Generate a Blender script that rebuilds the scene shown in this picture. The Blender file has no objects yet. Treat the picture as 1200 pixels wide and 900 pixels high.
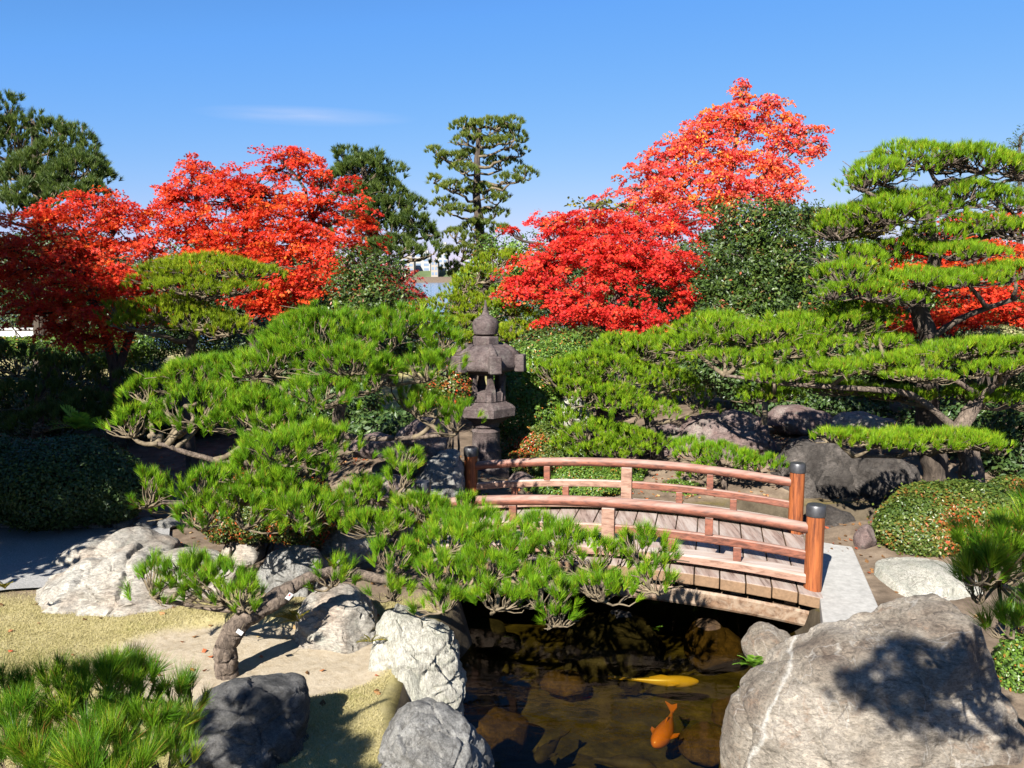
import bpy, bmesh, math, random
import numpy as np
from mathutils import Vector, Matrix, noise as mnoise

scene = bpy.context.scene
col = scene.collection
R = math.radians

# ------------------------------------------------------------------ camera, sky, sun, exposure
F = 998.0                      # focal length in photograph pixels (1200 wide)
PITCH = math.atan((450 - 322) / F)
CAMZ = 3.0
cam_d = bpy.data.cameras.new('camera')
cam = bpy.data.objects.new('camera', cam_d)
col.objects.link(cam)
cam.location = (0, 0, CAMZ)
cam.rotation_euler = (R(90) - PITCH, 0, 0)
cam_d.sensor_width = 36
cam_d.lens = 36 * F / 1200
cam_d.clip_start = 0.05
cam_d.clip_end = 6000
scene.camera = cam

SUN_AZ = (-0.42, -0.907)       # horizontal direction towards the sun
SUN_EL = 37.0
ce = math.cos(R(SUN_EL))
SUNDIR = Vector((SUN_AZ[0] * ce, SUN_AZ[1] * ce, math.sin(R(SUN_EL)))).normalized()
world = bpy.data.worlds.new('World')
scene.world = world
world.use_nodes = True
wn, wl = world.node_tree.nodes, world.node_tree.links
wn.clear()
sky = wn.new('ShaderNodeTexSky')
sky.sky_type = 'NISHITA'
sky.sun_disc = False
sky.sun_elevation = R(SUN_EL)
sky.sun_rotation = math.atan2(SUN_AZ[0], SUN_AZ[1])
sky.air_density = 1.0
sky.dust_density = 0.0
sky.ozone_density = 10.0
sky.altitude = 0
hsv = wn.new('ShaderNodeCombineColor')      # camera response of the clear sky, channel by channel
sep = wn.new('ShaderNodeSeparateColor')
wl.new(sky.outputs[0], sep.inputs[0])
for k, (p_, g_, lin) in enumerate([(1.1, 0.70, 0.78), (0.60, 1.25, 0.86), (0.12, 4.2, 0.94)]):
    q1 = wn.new('ShaderNodeMath'); q1.operation = 'POWER'; q1.inputs[1].default_value = p_
    q2 = wn.new('ShaderNodeMath'); q2.operation = 'MULTIPLY'; q2.inputs[1].default_value = g_
    q3 = wn.new('ShaderNodeMath'); q3.operation = 'MULTIPLY'; q3.inputs[1].default_value = lin
    q4 = wn.new('ShaderNodeMath'); q4.operation = 'MINIMUM'
    wl.new(sep.outputs[k], q1.inputs[0]); wl.new(q1.outputs[0], q2.inputs[0]); wl.new(sep.outputs[k], q3.inputs[0])
    wl.new(q2.outputs[0], q4.inputs[0]); wl.new(q3.outputs[0], q4.inputs[1]); wl.new(q4.outputs[0], hsv.inputs[k])
bg = wn.new('ShaderNodeBackground')
bg.inputs['Strength'].default_value = 0.055
wo = wn.new('ShaderNodeOutputWorld')
# a thin wisp of cirrus high over the water
tc = wn.new('ShaderNodeTexCoord')
cl_map = wn.new('ShaderNodeMapping')
cl_map.inputs['Scale'].default_value = (9, 9, 110)
cl_n = wn.new('ShaderNodeTexNoise')
cl_n.inputs['Scale'].default_value = 1.3
cl_n.inputs['Detail'].default_value = 5
wl.new(tc.outputs['Generated'], cl_map.inputs[0])
wl.new(cl_map.outputs[0], cl_n.inputs['Vector'])
cdir = Vector((-0.222, 0.955, 0.171)).normalized()
cl_sub = wn.new('ShaderNodeVectorMath'); cl_sub.operation = 'SUBTRACT'
cl_sub.inputs[1].default_value = cdir
wl.new(tc.outputs['Generated'], cl_sub.inputs[0])
cl_mul = wn.new('ShaderNodeVectorMath'); cl_mul.operation = 'MULTIPLY'
cl_mul.inputs[1].default_value = (8.5, 4, 90)
wl.new(cl_sub.outputs[0], cl_mul.inputs[0])
cl_len = wn.new('ShaderNodeVectorMath'); cl_len.operation = 'LENGTH'
wl.new(cl_mul.outputs[0], cl_len.inputs[0])
cl_r = wn.new('ShaderNodeMapRange')
cl_r.inputs[1].default_value = 1.0; cl_r.inputs[2].default_value = 0.0
cl_r.inputs[3].default_value = 0.0; cl_r.inputs[4].default_value = 1.0
wl.new(cl_len.outputs['Value'], cl_r.inputs[0])
cl_m = wn.new('ShaderNodeMath'); cl_m.operation = 'MULTIPLY'
wl.new(cl_r.outputs[0], cl_m.inputs[0]); wl.new(cl_n.outputs[0], cl_m.inputs[1])
cl_m2 = wn.new('ShaderNodeMath'); cl_m2.operation = 'MULTIPLY'; cl_m2.use_clamp = True
cl_m2.inputs[1].default_value = 0.6
wl.new(cl_m.outputs[0], cl_m2.inputs[0])
cl_mix = wn.new('ShaderNodeMixRGB')
cl_mix.inputs[2].default_value = (4.2, 4.4, 5.4, 1)
wl.new(cl_m2.outputs[0], cl_mix.inputs[0]); wl.new(hsv.outputs[0], cl_mix.inputs[1])
wl.new(cl_mix.outputs[0], bg.inputs['Color'])
wl.new(bg.outputs[0], wo.inputs['Surface'])

sun_d = bpy.data.lights.new('sun', 'SUN')
sun = bpy.data.objects.new('sun', sun_d)
col.objects.link(sun)
sun_d.energy = 5.0
sun_d.angle = R(0.5)
sun_d.color = (1.0, 0.955, 0.87)
sun.rotation_euler = SUNDIR.to_track_quat('Z', 'Y').to_euler()
sun.location = (-20, -40, 40)

scene.view_settings.view_transform = 'Standard'
scene.view_settings.look = 'None'
scene.view_settings.exposure = 1.75
scene.view_settings.gamma = 1.0
scene.view_settings.use_curve_mapping = False
scene.cycles.max_bounces = 6
scene.cycles.diffuse_bounces = 3
scene.cycles.glossy_bounces = 3
scene.cycles.transmission_bounces = 4
scene.cycles.transparent_max_bounces = 10
scene.cycles.caustics_reflective = False
scene.cycles.caustics_refractive = False

# ------------------------------------------------------------------ pixel -> place helpers
cp, sp = math.cos(PITCH), math.sin(PITCH)
def ray(px, py):
    dx, dy = (px - 600) / F, (450 - py) / F
    return Vector((dx, cp + dy * sp, -sp + dy * cp))
def PX(px, py, Y):
    d = ray(px, py); t = Y / d.y
    return Vector((d.x * t, Y, CAMZ + d.z * t))
def PG(px, py, z=0.0):
    d = ray(px, py); t = (z - CAMZ) / d.z
    return Vector((d.x * t, d.y * t, z))
def proj(P):                    # where a place shows in the photograph
    P = Vector(P); z_ = P.z - CAMZ
    dep = P.y * cp - z_ * sp; up_ = P.y * sp + z_ * cp
    return (600 + F * P.x / dep, 450 - F * up_ / dep, P.y)
def M(Y):                       # metres per pixel at distance Y
    return Y / cp / F

# ------------------------------------------------------------------ objects
def tag(o, label=None, cat=None, group=None, kind=None):
    if label: o['label'] = label
    if cat: o['category'] = cat
    if group: o['group'] = group
    if kind: o['kind'] = kind
    return o

def empty(name, loc, label, cat, group=None):
    o = bpy.data.objects.new(name, None)
    o.empty_display_size = 0.2
    o.location = loc
    col.objects.link(o)
    return tag(o, label, cat, group)

def origin_of(o):
    v = Vector((0, 0, 0))
    while o is not None:
        v = v + Vector(o.location); o = o.parent
    return v

def mesh(name, V, Fc, mat, parent=None, loc=None, smooth=False, rnd=None):
    """V (n,3) in world coordinates; Fc (m,k) or list of face arrays."""
    V = np.asarray(V, dtype=np.float32).reshape(-1, 3)
    me = bpy.data.meshes.new(name)
    org = origin_of(parent) if parent is not None else (Vector(loc) if loc is not None else Vector((0, 0, 0)))
    Vl = V - np.array(org, dtype=np.float32)
    if not isinstance(Fc, list) or np.ndim(Fc[0]) == 1: Fc = [Fc]
    Fc = [np.asarray(f, dtype=np.int32) for f in Fc if len(f)]
    nl = sum(f.size for f in Fc); nf = sum(f.shape[0] for f in Fc)
    me.vertices.add(len(Vl)); me.vertices.foreach_set('co', Vl.ravel())
    me.loops.add(nl); me.loops.foreach_set('vertex_index', np.concatenate([f.ravel() for f in Fc]))
    me.polygons.add(nf)
    tot = np.concatenate([np.full(f.shape[0], f.shape[1], dtype=np.int32) for f in Fc])
    st = np.concatenate([[0], np.cumsum(tot)[:-1]]).astype(np.int32)
    me.polygons.foreach_set('loop_start', st)
    me.polygons.foreach_set('loop_total', tot)
    me.polygons.foreach_set('use_smooth', np.full(nf, smooth, dtype=bool))
    if rnd is not None:
        a = me.attributes.new('rnd', 'FLOAT', 'FACE')
        a.data.foreach_set('value', np.asarray(rnd, dtype=np.float32))
    me.update(calc_edges=True)
    me.validate()
    if mat is not None: me.materials.append(mat)
    o = bpy.data.objects.new(name, me)
    col.objects.link(o)
    if parent is not None: o.parent = parent
    else: o.location = org
    return o

class MB:                       # polygon collector (any face size)
    def __init__(s): s.V = []; s.Q = []; s.T = []; s.n = 0
    def add(s, V, Q=(), T=()):
        s.V.append(np.asarray(V, dtype=float).reshape(-1, 3))
        if len(Q): s.Q.append(np.asarray(Q, dtype=int) + s.n)
        if len(T): s.T.append(np.asarray(T, dtype=int) + s.n)
        s.n += len(s.V[-1])
    def build(s, name, mat, parent=None, **k):
        f = []
        if s.Q: f.append(np.concatenate(s.Q))
        if s.T: f.append(np.concatenate(s.T))
        return mesh(name, np.concatenate(s.V), f, mat, parent, **k)
    def tube(s, pts, rad, k=6, cap=True):
        P = np.asarray([tuple(p) for p in pts], dtype=float); n = len(P)
        rad = np.broadcast_to(np.asarray(rad, dtype=float), (n,))
        T = np.gradient(P, axis=0); T /= np.linalg.norm(T, axis=1)[:, None] + 1e-9
        ref = np.array([0.31, 0.17, 1.0]) if abs(T[:, 2]).mean() < 0.8 else np.array([1.0, 0.2, 0.1])
        A = np.cross(T, ref); A /= np.linalg.norm(A, axis=1)[:, None] + 1e-9
        B = np.cross(T, A)
        th = np.linspace(0, 2 * np.pi, k, endpoint=False)
        V = P[:, None] + rad[:, None, None] * (np.cos(th)[None, :, None] * A[:, None] + np.sin(th)[None, :, None] * B[:, None])
        i = np.arange(n - 1)[:, None] * k; j = np.arange(k)[None]; j2 = (j + 1) % k
        Q = np.stack([i + j, i + j2, i + k + j2, i + k + j], -1).reshape(-1, 4)
        Vt = V.reshape(-1, 3)
        T3 = []
        if cap:
            Vt = np.concatenate([Vt, P[:1], P[-1:]])
            c0, c1 = n * k, n * k + 1
            T3 = [[c0, (a + 1) % k, a] for a in range(k)] + [[c1, (n - 1) * k + a, (n - 1) * k + (a + 1) % k] for a in range(k)]
        s.add(Vt, Q, T3)
    def box(s, c, u, v, w):     # centre and three half-axis vectors
        c, u, v, w = (np.asarray(tuple(a), dtype=float) for a in (c, u, v, w))
        sg = [(-1, -1, -1), (1, -1, -1), (1, 1, -1), (-1, 1, -1), (-1, -1, 1), (1, -1, 1), (1, 1, 1), (-1, 1, 1)]
        s.add([c + a * u + b * v + d * w for a, b, d in sg],
              [[3, 2, 1, 0], [4, 5, 6, 7], [0, 1, 5, 4], [1, 2, 6, 5], [2, 3, 7, 6], [3, 0, 4, 7]])
    def lathe(s, prof, c, k=24, rot=0.0, wob=None):
        th = np.linspace(0, 2 * np.pi, k, endpoint=False) + rot
        V = []
        for r, z in prof:
            V += [[c[0] + r * math.cos(t), c[1] + r * math.sin(t), c[2] + z] for t in th]
        n = len(prof)
        i = np.arange(n - 1)[:, None] * k; j = np.arange(k)[None]; j2 = (j + 1) % k
        Q = np.stack([i + j, i + j2, i + k + j2, i + k + j], -1).reshape(-1, 4)
        V += [[c[0], c[1], c[2] + prof[0][1]], [c[0], c[1], c[2] + prof[-1][1]]]
        T = [[n * k, (a + 1) % k, a] for a in range(k)] + [[n * k + 1, (n - 1) * k + a, (n - 1) * k + (a + 1) % k] for a in range(k)]
        s.add(V, Q, T)

def bevel(o, w=0.006, seg=2):
    m = o.modifiers.new('bevel', 'BEVEL'); m.width = w; m.segments = seg; m.limit_method = 'ANGLE'
    return o

# ------------------------------------------------------------------ materials
def newmat(name):
    m = bpy.data.materials.new(name); m.use_nodes = True
    n = m.node_tree.nodes; l = m.node_tree.links
    b = n['Principled BSDF']
    return m, n, l, b
def ramp(n, stops):
    r = n.new('ShaderNodeValToRGB')
    e = r.color_ramp.elements
    while len(e) < len(stops): e.new(0.5)
    for x, (p, c) in zip(e, stops):
        x.position = p; x.color = (*c, 1)
    return r
def objcoord(n, l, scale=(1, 1, 1)):
    t = n.new('ShaderNodeTexCoord'); mp = n.new('ShaderNodeMapping')
    mp.inputs['Scale'].default_value = scale
    l.new(t.outputs['Object'], mp.inputs[0])
    return mp.outputs[0]
def tex(n, l, vec, scale, detail=6, rough=0.6, dist=0.0):
    t = n.new('ShaderNodeTexNoise')
    t.inputs['Scale'].default_value = scale; t.inputs['Detail'].default_value = detail
    t.inputs['Roughness'].default_value = rough; t.inputs['Distortion'].default_value = dist
    l.new(vec, t.inputs['Vector'])
    return t.outputs[0]

def leafmat(name, stops, trans=0.35, rough=0.45, spec=0.35, tgain=1.3):
    m, n, l, b = newmat(name)
    at = n.new('ShaderNodeAttribute'); at.attribute_name = 'rnd'
    r = ramp(n, stops)
    l.new(at.outputs['Fac'], r.inputs[0])
    l.new(r.outputs[0], b.inputs['Base Color'])
    b.inputs['Roughness'].default_value = rough
    b.inputs['Specular IOR Level'].default_value = spec
    tr = n.new('ShaderNodeBsdfTranslucent')
    g = n.new('ShaderNodeMixRGB'); g.blend_type = 'MULTIPLY'; g.inputs[0].default_value = 1
    g.inputs[2].default_value = (tgain, tgain, tgain * 0.8, 1)
    l.new(r.outputs[0], g.inputs[1]); l.new(g.outputs[0], tr.inputs['Color'])
    mx = n.new('ShaderNodeMixShader'); mx.inputs[0].default_value = trans
    l.new(b.outputs[0], mx.inputs[1]); l.new(tr.outputs[0], mx.inputs[2])
    l.new(mx.outputs[0], n['Material Output'].inputs['Surface'])
    return m

def rockmat(name, c1, c2, c3, scale=1.0, streak=(1, 1, 3), vein=None, bump=0.5, lichen=None):
    m, n, l, b = newmat(name)
    v = objcoord(n, l)
    vs = objcoord(n, l, streak)
    a = tex(n, l, v, 2.2 * scale, 8, 0.62, 0.3)
    r1 = ramp(n, [(0.32, c1), (0.5, c2), (0.68, c3)])
    l.new(a, r1.inputs[0])
    s = tex(n, l, vs, 5.0 * scale, 9, 0.75, 2.2)
    r2 = ramp(n, [(0.32, (0.34, 0.32, 0.30)), (0.50, (1, 1, 1)), (0.70, (1.40, 1.36, 1.30))])
    l.new(s, r2.inputs[0])
    mu = n.new('ShaderNodeMixRGB'); mu.blend_type = 'MULTIPLY'; mu.inputs[0].default_value = 0.85
    l.new(r1.outputs[0], mu.inputs[1]); l.new(r2.outputs[0], mu.inputs[2])
    f = tex(n, l, v, 55 * scale, 4, 0.7)
    r3 = ramp(n, [(0.3, (0.6, 0.6, 0.6)), (0.6, (1.08, 1.08, 1.08))])
    l.new(f, r3.inputs[0])
    mu2 = n.new('ShaderNodeMixRGB'); mu2.blend_type = 'MULTIPLY'; mu2.inputs[0].default_value = 0.6
    l.new(mu.outputs[0], mu2.inputs[1]); l.new(r3.outputs[0], mu2.inputs[2])
    out = mu2.outputs[0]
    if lichen:
        q = tex(n, l, v, 4.5 * scale, 7, 0.75, 0.8)
        r4 = ramp(n, [(0.56, (0, 0, 0)), (0.64, (1, 1, 1))])
        l.new(q, r4.inputs[0])
        mm = n.new('ShaderNodeMixRGB'); mm.inputs[2].default_value = (*lichen, 1)
        sc = n.new('ShaderNodeMath'); sc.operation = 'MULTIPLY'; sc.inputs[1].default_value = 0.6
        l.new(r4.outputs[0], sc.inputs[0]); l.new(sc.outputs[0], mm.inputs[0]); l.new(out, mm.inputs[1])
        out = mm.outputs[0]
    if vein:
        q = n.new('ShaderNodeTexNoise'); q.inputs['Scale'].default_value = 1.3 * scale; q.inputs['Detail'].default_value = 4
        q.inputs['Distortion'].default_value = 0.6
        l.new(objcoord(n, l, (2.2, 1.2, 0.5)), q.inputs['Vector'])
        r4 = ramp(n, [(0.494, (0, 0, 0)), (0.5, (1, 1, 1)), (0.506, (0, 0, 0))])
        l.new(q.outputs[0], r4.inputs[0])
        mm = n.new('ShaderNodeMixRGB'); mm.inputs[2].default_value = (*vein, 1)
        sc = n.new('ShaderNodeMath'); sc.operation = 'MULTIPLY'; sc.inputs[1].default_value = 0.45
        l.new(r4.outputs[0], sc.inputs[0]); l.new(sc.outputs[0], mm.inputs[0]); l.new(out, mm.inputs[1])
        out = mm.outputs[0]
    if vein:
        # one broad quartz vein running down the left flank
        va, vb = PX(918, 784, 5.0), PX(876, 902, 4.75)
        vn = (vb - va).cross(va - Vector((0, 0, CAMZ))).normalized()
        ge_ = n.new('ShaderNodeNewGeometry'); dp = n.new('ShaderNodeVectorMath'); dp.operation = 'DOT_PRODUCT'; dp.inputs[1].default_value = vn
        l.new(ge_.outputs['Position'], dp.inputs[0])
        wn_ = tex(n, l, v, 3.0, 5, 0.6)
        m1 = n.new('ShaderNodeMath'); m1.operation = 'MULTIPLY_ADD'; m1.inputs[1].default_value = 0.22; l.new(wn_, m1.inputs[0]); l.new(dp.outputs['Value'], m1.inputs[2])
        m2 = n.new('ShaderNodeMath'); m2.operation = 'SUBTRACT'; m2.inputs[1].default_value = va.dot(vn) + 0.11; l.new(m1.outputs[0], m2.inputs[0])
        m3 = n.new('ShaderNodeMath'); m3.operation = 'ABSOLUTE'; l.new(m2.outputs[0], m3.inputs[0])
        m4 = n.new('ShaderNodeMapRange'); m4.inputs[1].default_value = 0.020; m4.inputs[2].default_value = 0.003; m4.inputs[4].default_value = 0.55; l.new(m3.outputs[0], m4.inputs[0])
        mv = n.new('ShaderNodeMixRGB'); mv.inputs[2].default_value = (0.44, 0.43, 0.40, 1); l.new(m4.outputs[0], mv.inputs[0]); l.new(out, mv.inputs[1]); out = mv.outputs[0]
    # dark dirt in fine cracks, a mottled grain of mineral specks
    vo = n.new('ShaderNodeTexVoronoi'); vo.feature = 'DISTANCE_TO_EDGE'; vo.inputs['Scale'].default_value = 1.5 * scale
    ds = n.new('ShaderNodeVectorMath'); ds.operation = 'MULTIPLY_ADD'; ds.inputs[1].default_value = (0.9, 0.9, 0.9)
    nv_ = n.new('ShaderNodeTexNoise'); nv_.inputs['Scale'].default_value = 2.4 * scale; nv_.inputs['Detail'].default_value = 7
    l.new(v, nv_.inputs['Vector']); l.new(nv_.outputs['Color'], ds.inputs[0]); l.new(vs, ds.inputs[2]); l.new(ds.outputs[0], vo.inputs['Vector'])
    rc = ramp(n, [(0.0, (0.30, 0.28, 0.26)), (0.018, (0.75, 0.74, 0.73)), (0.05, (1, 1, 1))]); l.new(vo.outputs['Distance'], rc.inputs[0])
    mc = n.new('ShaderNodeMixRGB'); mc.blend_type = 'MULTIPLY'; mcf = n.new('ShaderNodeMapRange'); mcf.inputs[1].default_value = 0.48; mcf.inputs[2].default_value = 0.62; mcf.inputs[4].default_value = 0.8
    l.new(tex(n, l, v, 1.7 * scale, 3, 0.5), mcf.inputs[0]); l.new(mcf.outputs[0], mc.inputs[0])
    l.new(out, mc.inputs[1]); l.new(rc.outputs[0], mc.inputs[2])
    sk = tex(n, l, vs, 17 * scale, 8, 0.8, 1.6); rk = ramp(n, [(0.38, (0.42, 0.39, 0.36)), (0.5, (1, 1, 1)), (0.62, (1.38, 1.35, 1.30))]); l.new(sk, rk.inputs[0])
    mk = n.new('ShaderNodeMixRGB'); mk.blend_type = 'MULTIPLY'; mk.inputs[0].default_value = 0.75
    l.new(mc.outputs[0], mk.inputs[1]); l.new(rk.outputs[0], mk.inputs[2]); out = mk.outputs[0]
    l.new(out, b.inputs['Base Color'])
    b.inputs['Roughness'].default_value = 0.85
    b.inputs['Specular IOR Level'].default_value = 0.25
    bp = n.new('ShaderNodeBump'); bp.inputs['Strength'].default_value = bump; bp.inputs['Distance'].default_value = 0.03
    ad = n.new('ShaderNodeMath'); ad.operation = 'MULTIPLY_ADD'; ad.inputs[1].default_value = 0.9
    l.new(sk, ad.inputs[0]); l.new(s, ad.inputs[2]); l.new(ad.outputs[0], bp.inputs['Height'])
    l.new(bp.outputs[0], b.inputs['Normal'])
    return m

def barkmat(name, c1, c2, scale=14, st=(1, 1, 0.25), bump=0.9):
    m, n, l, b = newmat(name)
    v = objcoord(n, l, st)
    a = tex(n, l, v, scale, 7, 0.7, 0.8)
    r = ramp(n, [(0.35, c1), (0.65, c2)])
    l.new(a, r.inputs[0]); l.new(r.outputs[0], b.inputs['Base Color'])
    b.inputs['Roughness'].default_value = 0.9; b.inputs['Specular IOR Level'].default_value = 0.15
    bp = n.new('ShaderNodeBump'); bp.inputs['Strength'].default_value = bump; bp.inputs['Distance'].default_value = 0.03
    l.new(a, bp.inputs['Height']); l.new(bp.outputs[0], b.inputs['Normal'])
    return m

def plain(name, c, rough=0.6, metal=0.0, var=0.15, scale=8, spec=0.4, bump=0.0):
    m, n, l, b = newmat(name)
    v = objcoord(n, l)
    a = tex(n, l, v, scale, 6, 0.65)
    r = ramp(n, [(0.3, tuple(x * (1 - var) for x in c)), (0.7, tuple(min(1, x * (1 + var)) for x in c))])
    l.new(a, r.inputs[0]); l.new(r.outputs[0], b.inputs['Base Color'])
    b.inputs['Roughness'].default_value = rough; b.inputs['Metallic'].default_value = metal
    b.inputs['Specular IOR Level'].default_value = spec
    if bump:
        bp = n.new('ShaderNodeBump'); bp.inputs['Strength'].default_value = bump; bp.inputs['Distance'].default_value = 0.01
        l.new(a, bp.inputs['Height']); l.new(bp.outputs[0], b.inputs['Normal'])
    return m

def woodmat(name, c1, c2, grey=None, axis=(1, 1, 1), scale=6, up=0.0, side=None):
    """axis: small number along the grain."""
    m, n, l, b = newmat(name)
    v = objcoord(n, l, axis)
    a = tex(n, l, v, scale, 8, 0.7, 0.4)
    r = ramp(n, [(0.38, tuple(x * .7 for x in c1)), (0.5, tuple((x + y) / 2 for x, y in zip(c1, c2))), (0.62, c2)])
    l.new(a, r.inputs[0]); out = r.outputs[0]
    if grey:
        q = tex(n, l, objcoord(n, l, tuple(x * 0.5 for x in axis)), scale * 0.8, 6, 0.7, 0.6)
        r2 = ramp(n, [(0.42, (0, 0, 0)), (0.62, (1, 1, 1))])
        l.new(q, r2.inputs[0])
        mm = n.new('ShaderNodeMixRGB'); mm.inputs[2].default_value = (*grey, 1)
        fac = r2.outputs[0]
        if up:
            g = n.new('ShaderNodeNewGeometry'); sx = n.new('ShaderNodeSeparateXYZ'); l.new(g.outputs['Normal'], sx.inputs[0])
            ur = n.new('ShaderNodeMapRange'); ur.inputs[1].default_value = 0.15; ur.inputs[2].default_value = 0.75; ur.inputs[3].default_value = 0.08; ur.inputs[4].default_value = up
            l.new(sx.outputs[2], ur.inputs[0])
            fm = n.new('ShaderNodeMath'); fm.operation = 'MULTIPLY_ADD'; fm.use_clamp = True
            fa = n.new('ShaderNodeMath'); fa.operation = 'MULTIPLY_ADD'; fa.inputs[1].default_value = 0.6; fa.inputs[2].default_value = 0.4
            l.new(fac, fa.inputs[0]); fm.operation = 'MULTIPLY'; l.new(fa.outputs[0], fm.inputs[0]); l.new(ur.outputs[0], fm.inputs[1]); fac = fm.outputs[0]
        l.new(fac, mm.inputs[0]); l.new(out, mm.inputs[1]); out = mm.outputs[0]
    if side:
        g = n.new('ShaderNodeNewGeometry'); sx = n.new('ShaderNodeSeparateXYZ'); l.new(g.outputs['True Normal'], sx.inputs[0])
        ur = n.new('ShaderNodeMapRange'); ur.inputs[1].default_value = 0.7; ur.inputs[2].default_value = 0.3; l.new(sx.outputs[2], ur.inputs[0])
        rs_ = ramp(n, [(0.3, tuple(x * .55 for x in side)), (0.7, side)]); l.new(a, rs_.inputs[0])
        mm = n.new('ShaderNodeMixRGB'); l.new(ur.outputs[0], mm.inputs[0]); l.new(out, mm.inputs[1]); l.new(rs_.outputs[0], mm.inputs[2]); out = mm.outputs[0]
    l.new(out, b.inputs['Base Color'])
    b.inputs['Roughness'].default_value = 0.6; b.inputs['Specular IOR Level'].default_value = 0.3
    bp = n.new('ShaderNodeBump'); bp.inputs['Strength'].default_value = 0.4; bp.inputs['Distance'].default_value = 0.006
    l.new(a, bp.inputs['Height']); l.new(bp.outputs[0], b.inputs['Normal'])
    return m

MAT = {}
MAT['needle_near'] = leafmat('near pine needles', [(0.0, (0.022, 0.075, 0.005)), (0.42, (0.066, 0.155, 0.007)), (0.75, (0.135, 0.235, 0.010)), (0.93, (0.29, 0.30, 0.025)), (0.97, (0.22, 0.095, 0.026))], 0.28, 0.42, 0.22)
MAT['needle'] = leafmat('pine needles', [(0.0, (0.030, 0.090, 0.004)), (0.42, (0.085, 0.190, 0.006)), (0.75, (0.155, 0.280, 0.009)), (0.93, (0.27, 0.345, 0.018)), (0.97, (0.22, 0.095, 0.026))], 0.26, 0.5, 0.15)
MAT['needle_mid'] = leafmat('yellower pine needles', [(0.0, (0.042, 0.095, 0.004)), (0.42, (0.098, 0.192, 0.006)), (0.75, (0.172, 0.282, 0.009)), (0.93, (0.30, 0.345, 0.018)), (0.97, (0.22, 0.095, 0.026))], 0.26, 0.5, 0.15)  # yellower green that belongs to the right-hand pines
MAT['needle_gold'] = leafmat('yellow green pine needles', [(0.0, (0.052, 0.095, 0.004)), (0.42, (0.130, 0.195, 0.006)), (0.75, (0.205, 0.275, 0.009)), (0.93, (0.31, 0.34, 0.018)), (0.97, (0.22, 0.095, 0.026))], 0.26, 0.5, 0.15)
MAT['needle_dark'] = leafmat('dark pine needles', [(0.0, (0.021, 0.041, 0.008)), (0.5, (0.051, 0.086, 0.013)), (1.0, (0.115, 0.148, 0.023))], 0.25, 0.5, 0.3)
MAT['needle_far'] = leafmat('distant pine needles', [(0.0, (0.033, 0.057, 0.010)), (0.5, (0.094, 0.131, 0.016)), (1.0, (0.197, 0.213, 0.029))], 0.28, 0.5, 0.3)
MAT['maple'] = leafmat('scarlet maple leaves', [(0.0, (0.407, 0.016, 0.014)), (0.4, (0.592, 0.043, 0.021)), (0.8, (0.677, 0.093, 0.025)), (1.0, (0.693, 0.237, 0.034))], 0.45, 0.5, 0.25, 1.15)
MAT['maple_crimson'] = leafmat('crimson maple leaves', [(0.0, (0.423, 0.015, 0.018)), (0.5, (0.644, 0.039, 0.033)), (0.9, (0.736, 0.087, 0.037)), (1.0, (0.754, 0.221, 0.037))], 0.45, 0.5, 0.25, 1.15)
MAT['maple_orange'] = leafmat('orange red leaves', [(0.0, (0.534, 0.033, 0.041)), (0.45, (0.681, 0.092, 0.074)), (0.75, (0.708, 0.166, 0.051)), (1.0, (0.699, 0.350, 0.037))], 0.45, 0.5, 0.2, 1.15)
MAT['maple_dark'] = leafmat('dull red leaves', [(0.0, (0.144, 0.011, 0.014)), (0.6, (0.336, 0.024, 0.028)), (1.0, (0.440, 0.096, 0.040))], 0.35, 0.5, 0.25, 1.1)
MAT['camellia'] = leafmat('glossy evergreen leaves', [(0.0, (0.013, 0.027, 0.006)), (0.55, (0.034, 0.062, 0.009)), (0.85, (0.069, 0.105, 0.014)), (0.93, (0.105, 0.066, 0.020)), (1.0, (0.236, 0.046, 0.020))], 0.15, 0.42, 0.35)
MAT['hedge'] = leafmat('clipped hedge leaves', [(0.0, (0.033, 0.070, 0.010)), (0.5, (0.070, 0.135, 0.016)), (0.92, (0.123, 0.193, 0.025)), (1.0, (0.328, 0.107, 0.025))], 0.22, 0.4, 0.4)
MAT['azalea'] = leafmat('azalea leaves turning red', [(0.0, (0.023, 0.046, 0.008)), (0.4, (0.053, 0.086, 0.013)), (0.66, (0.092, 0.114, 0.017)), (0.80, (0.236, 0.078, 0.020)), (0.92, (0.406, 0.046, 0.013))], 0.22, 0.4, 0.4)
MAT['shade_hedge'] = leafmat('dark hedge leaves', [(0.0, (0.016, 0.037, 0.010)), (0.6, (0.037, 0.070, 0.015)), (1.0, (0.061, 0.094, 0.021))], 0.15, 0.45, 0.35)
MAT['fern'] = leafmat('fern leaves', [(0.0, (0.09, 0.20, 0.02)), (1.0, (0.20, 0.36, 0.04))], 0.35, 0.5, 0.3)
MAT['yellow_leaf'] = leafmat('yellowing leaves', [(0.0, (0.060, 0.078, 0.012)), (0.5, (0.156, 0.144, 0.018)), (1.0, (0.300, 0.216, 0.030))], 0.35, 0.5, 0.3)
MAT['pale_leaf'] = leafmat('pale variegated leaves', [(0.0, (0.084, 0.105, 0.026)), (0.6, (0.220, 0.231, 0.084)), (1.0, (0.326, 0.289, 0.158))], 0.3, 0.5, 0.3)
MAT['litter'] = leafmat('fallen leaves', [(0.0, (0.084, 0.042, 0.016)), (0.5, (0.220, 0.105, 0.037)), (0.8, (0.304, 0.063, 0.026)), (1.0, (0.326, 0.236, 0.105))], 0.2, 0.7, 0.2)
MAT['straw'] = leafmat('dry grass blades', [(0.0, (0.120, 0.135, 0.030)), (0.30, (0.270, 0.235, 0.100)), (1.0, (0.390, 0.335, 0.190))], 0.25, 0.7, 0.2)
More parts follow.
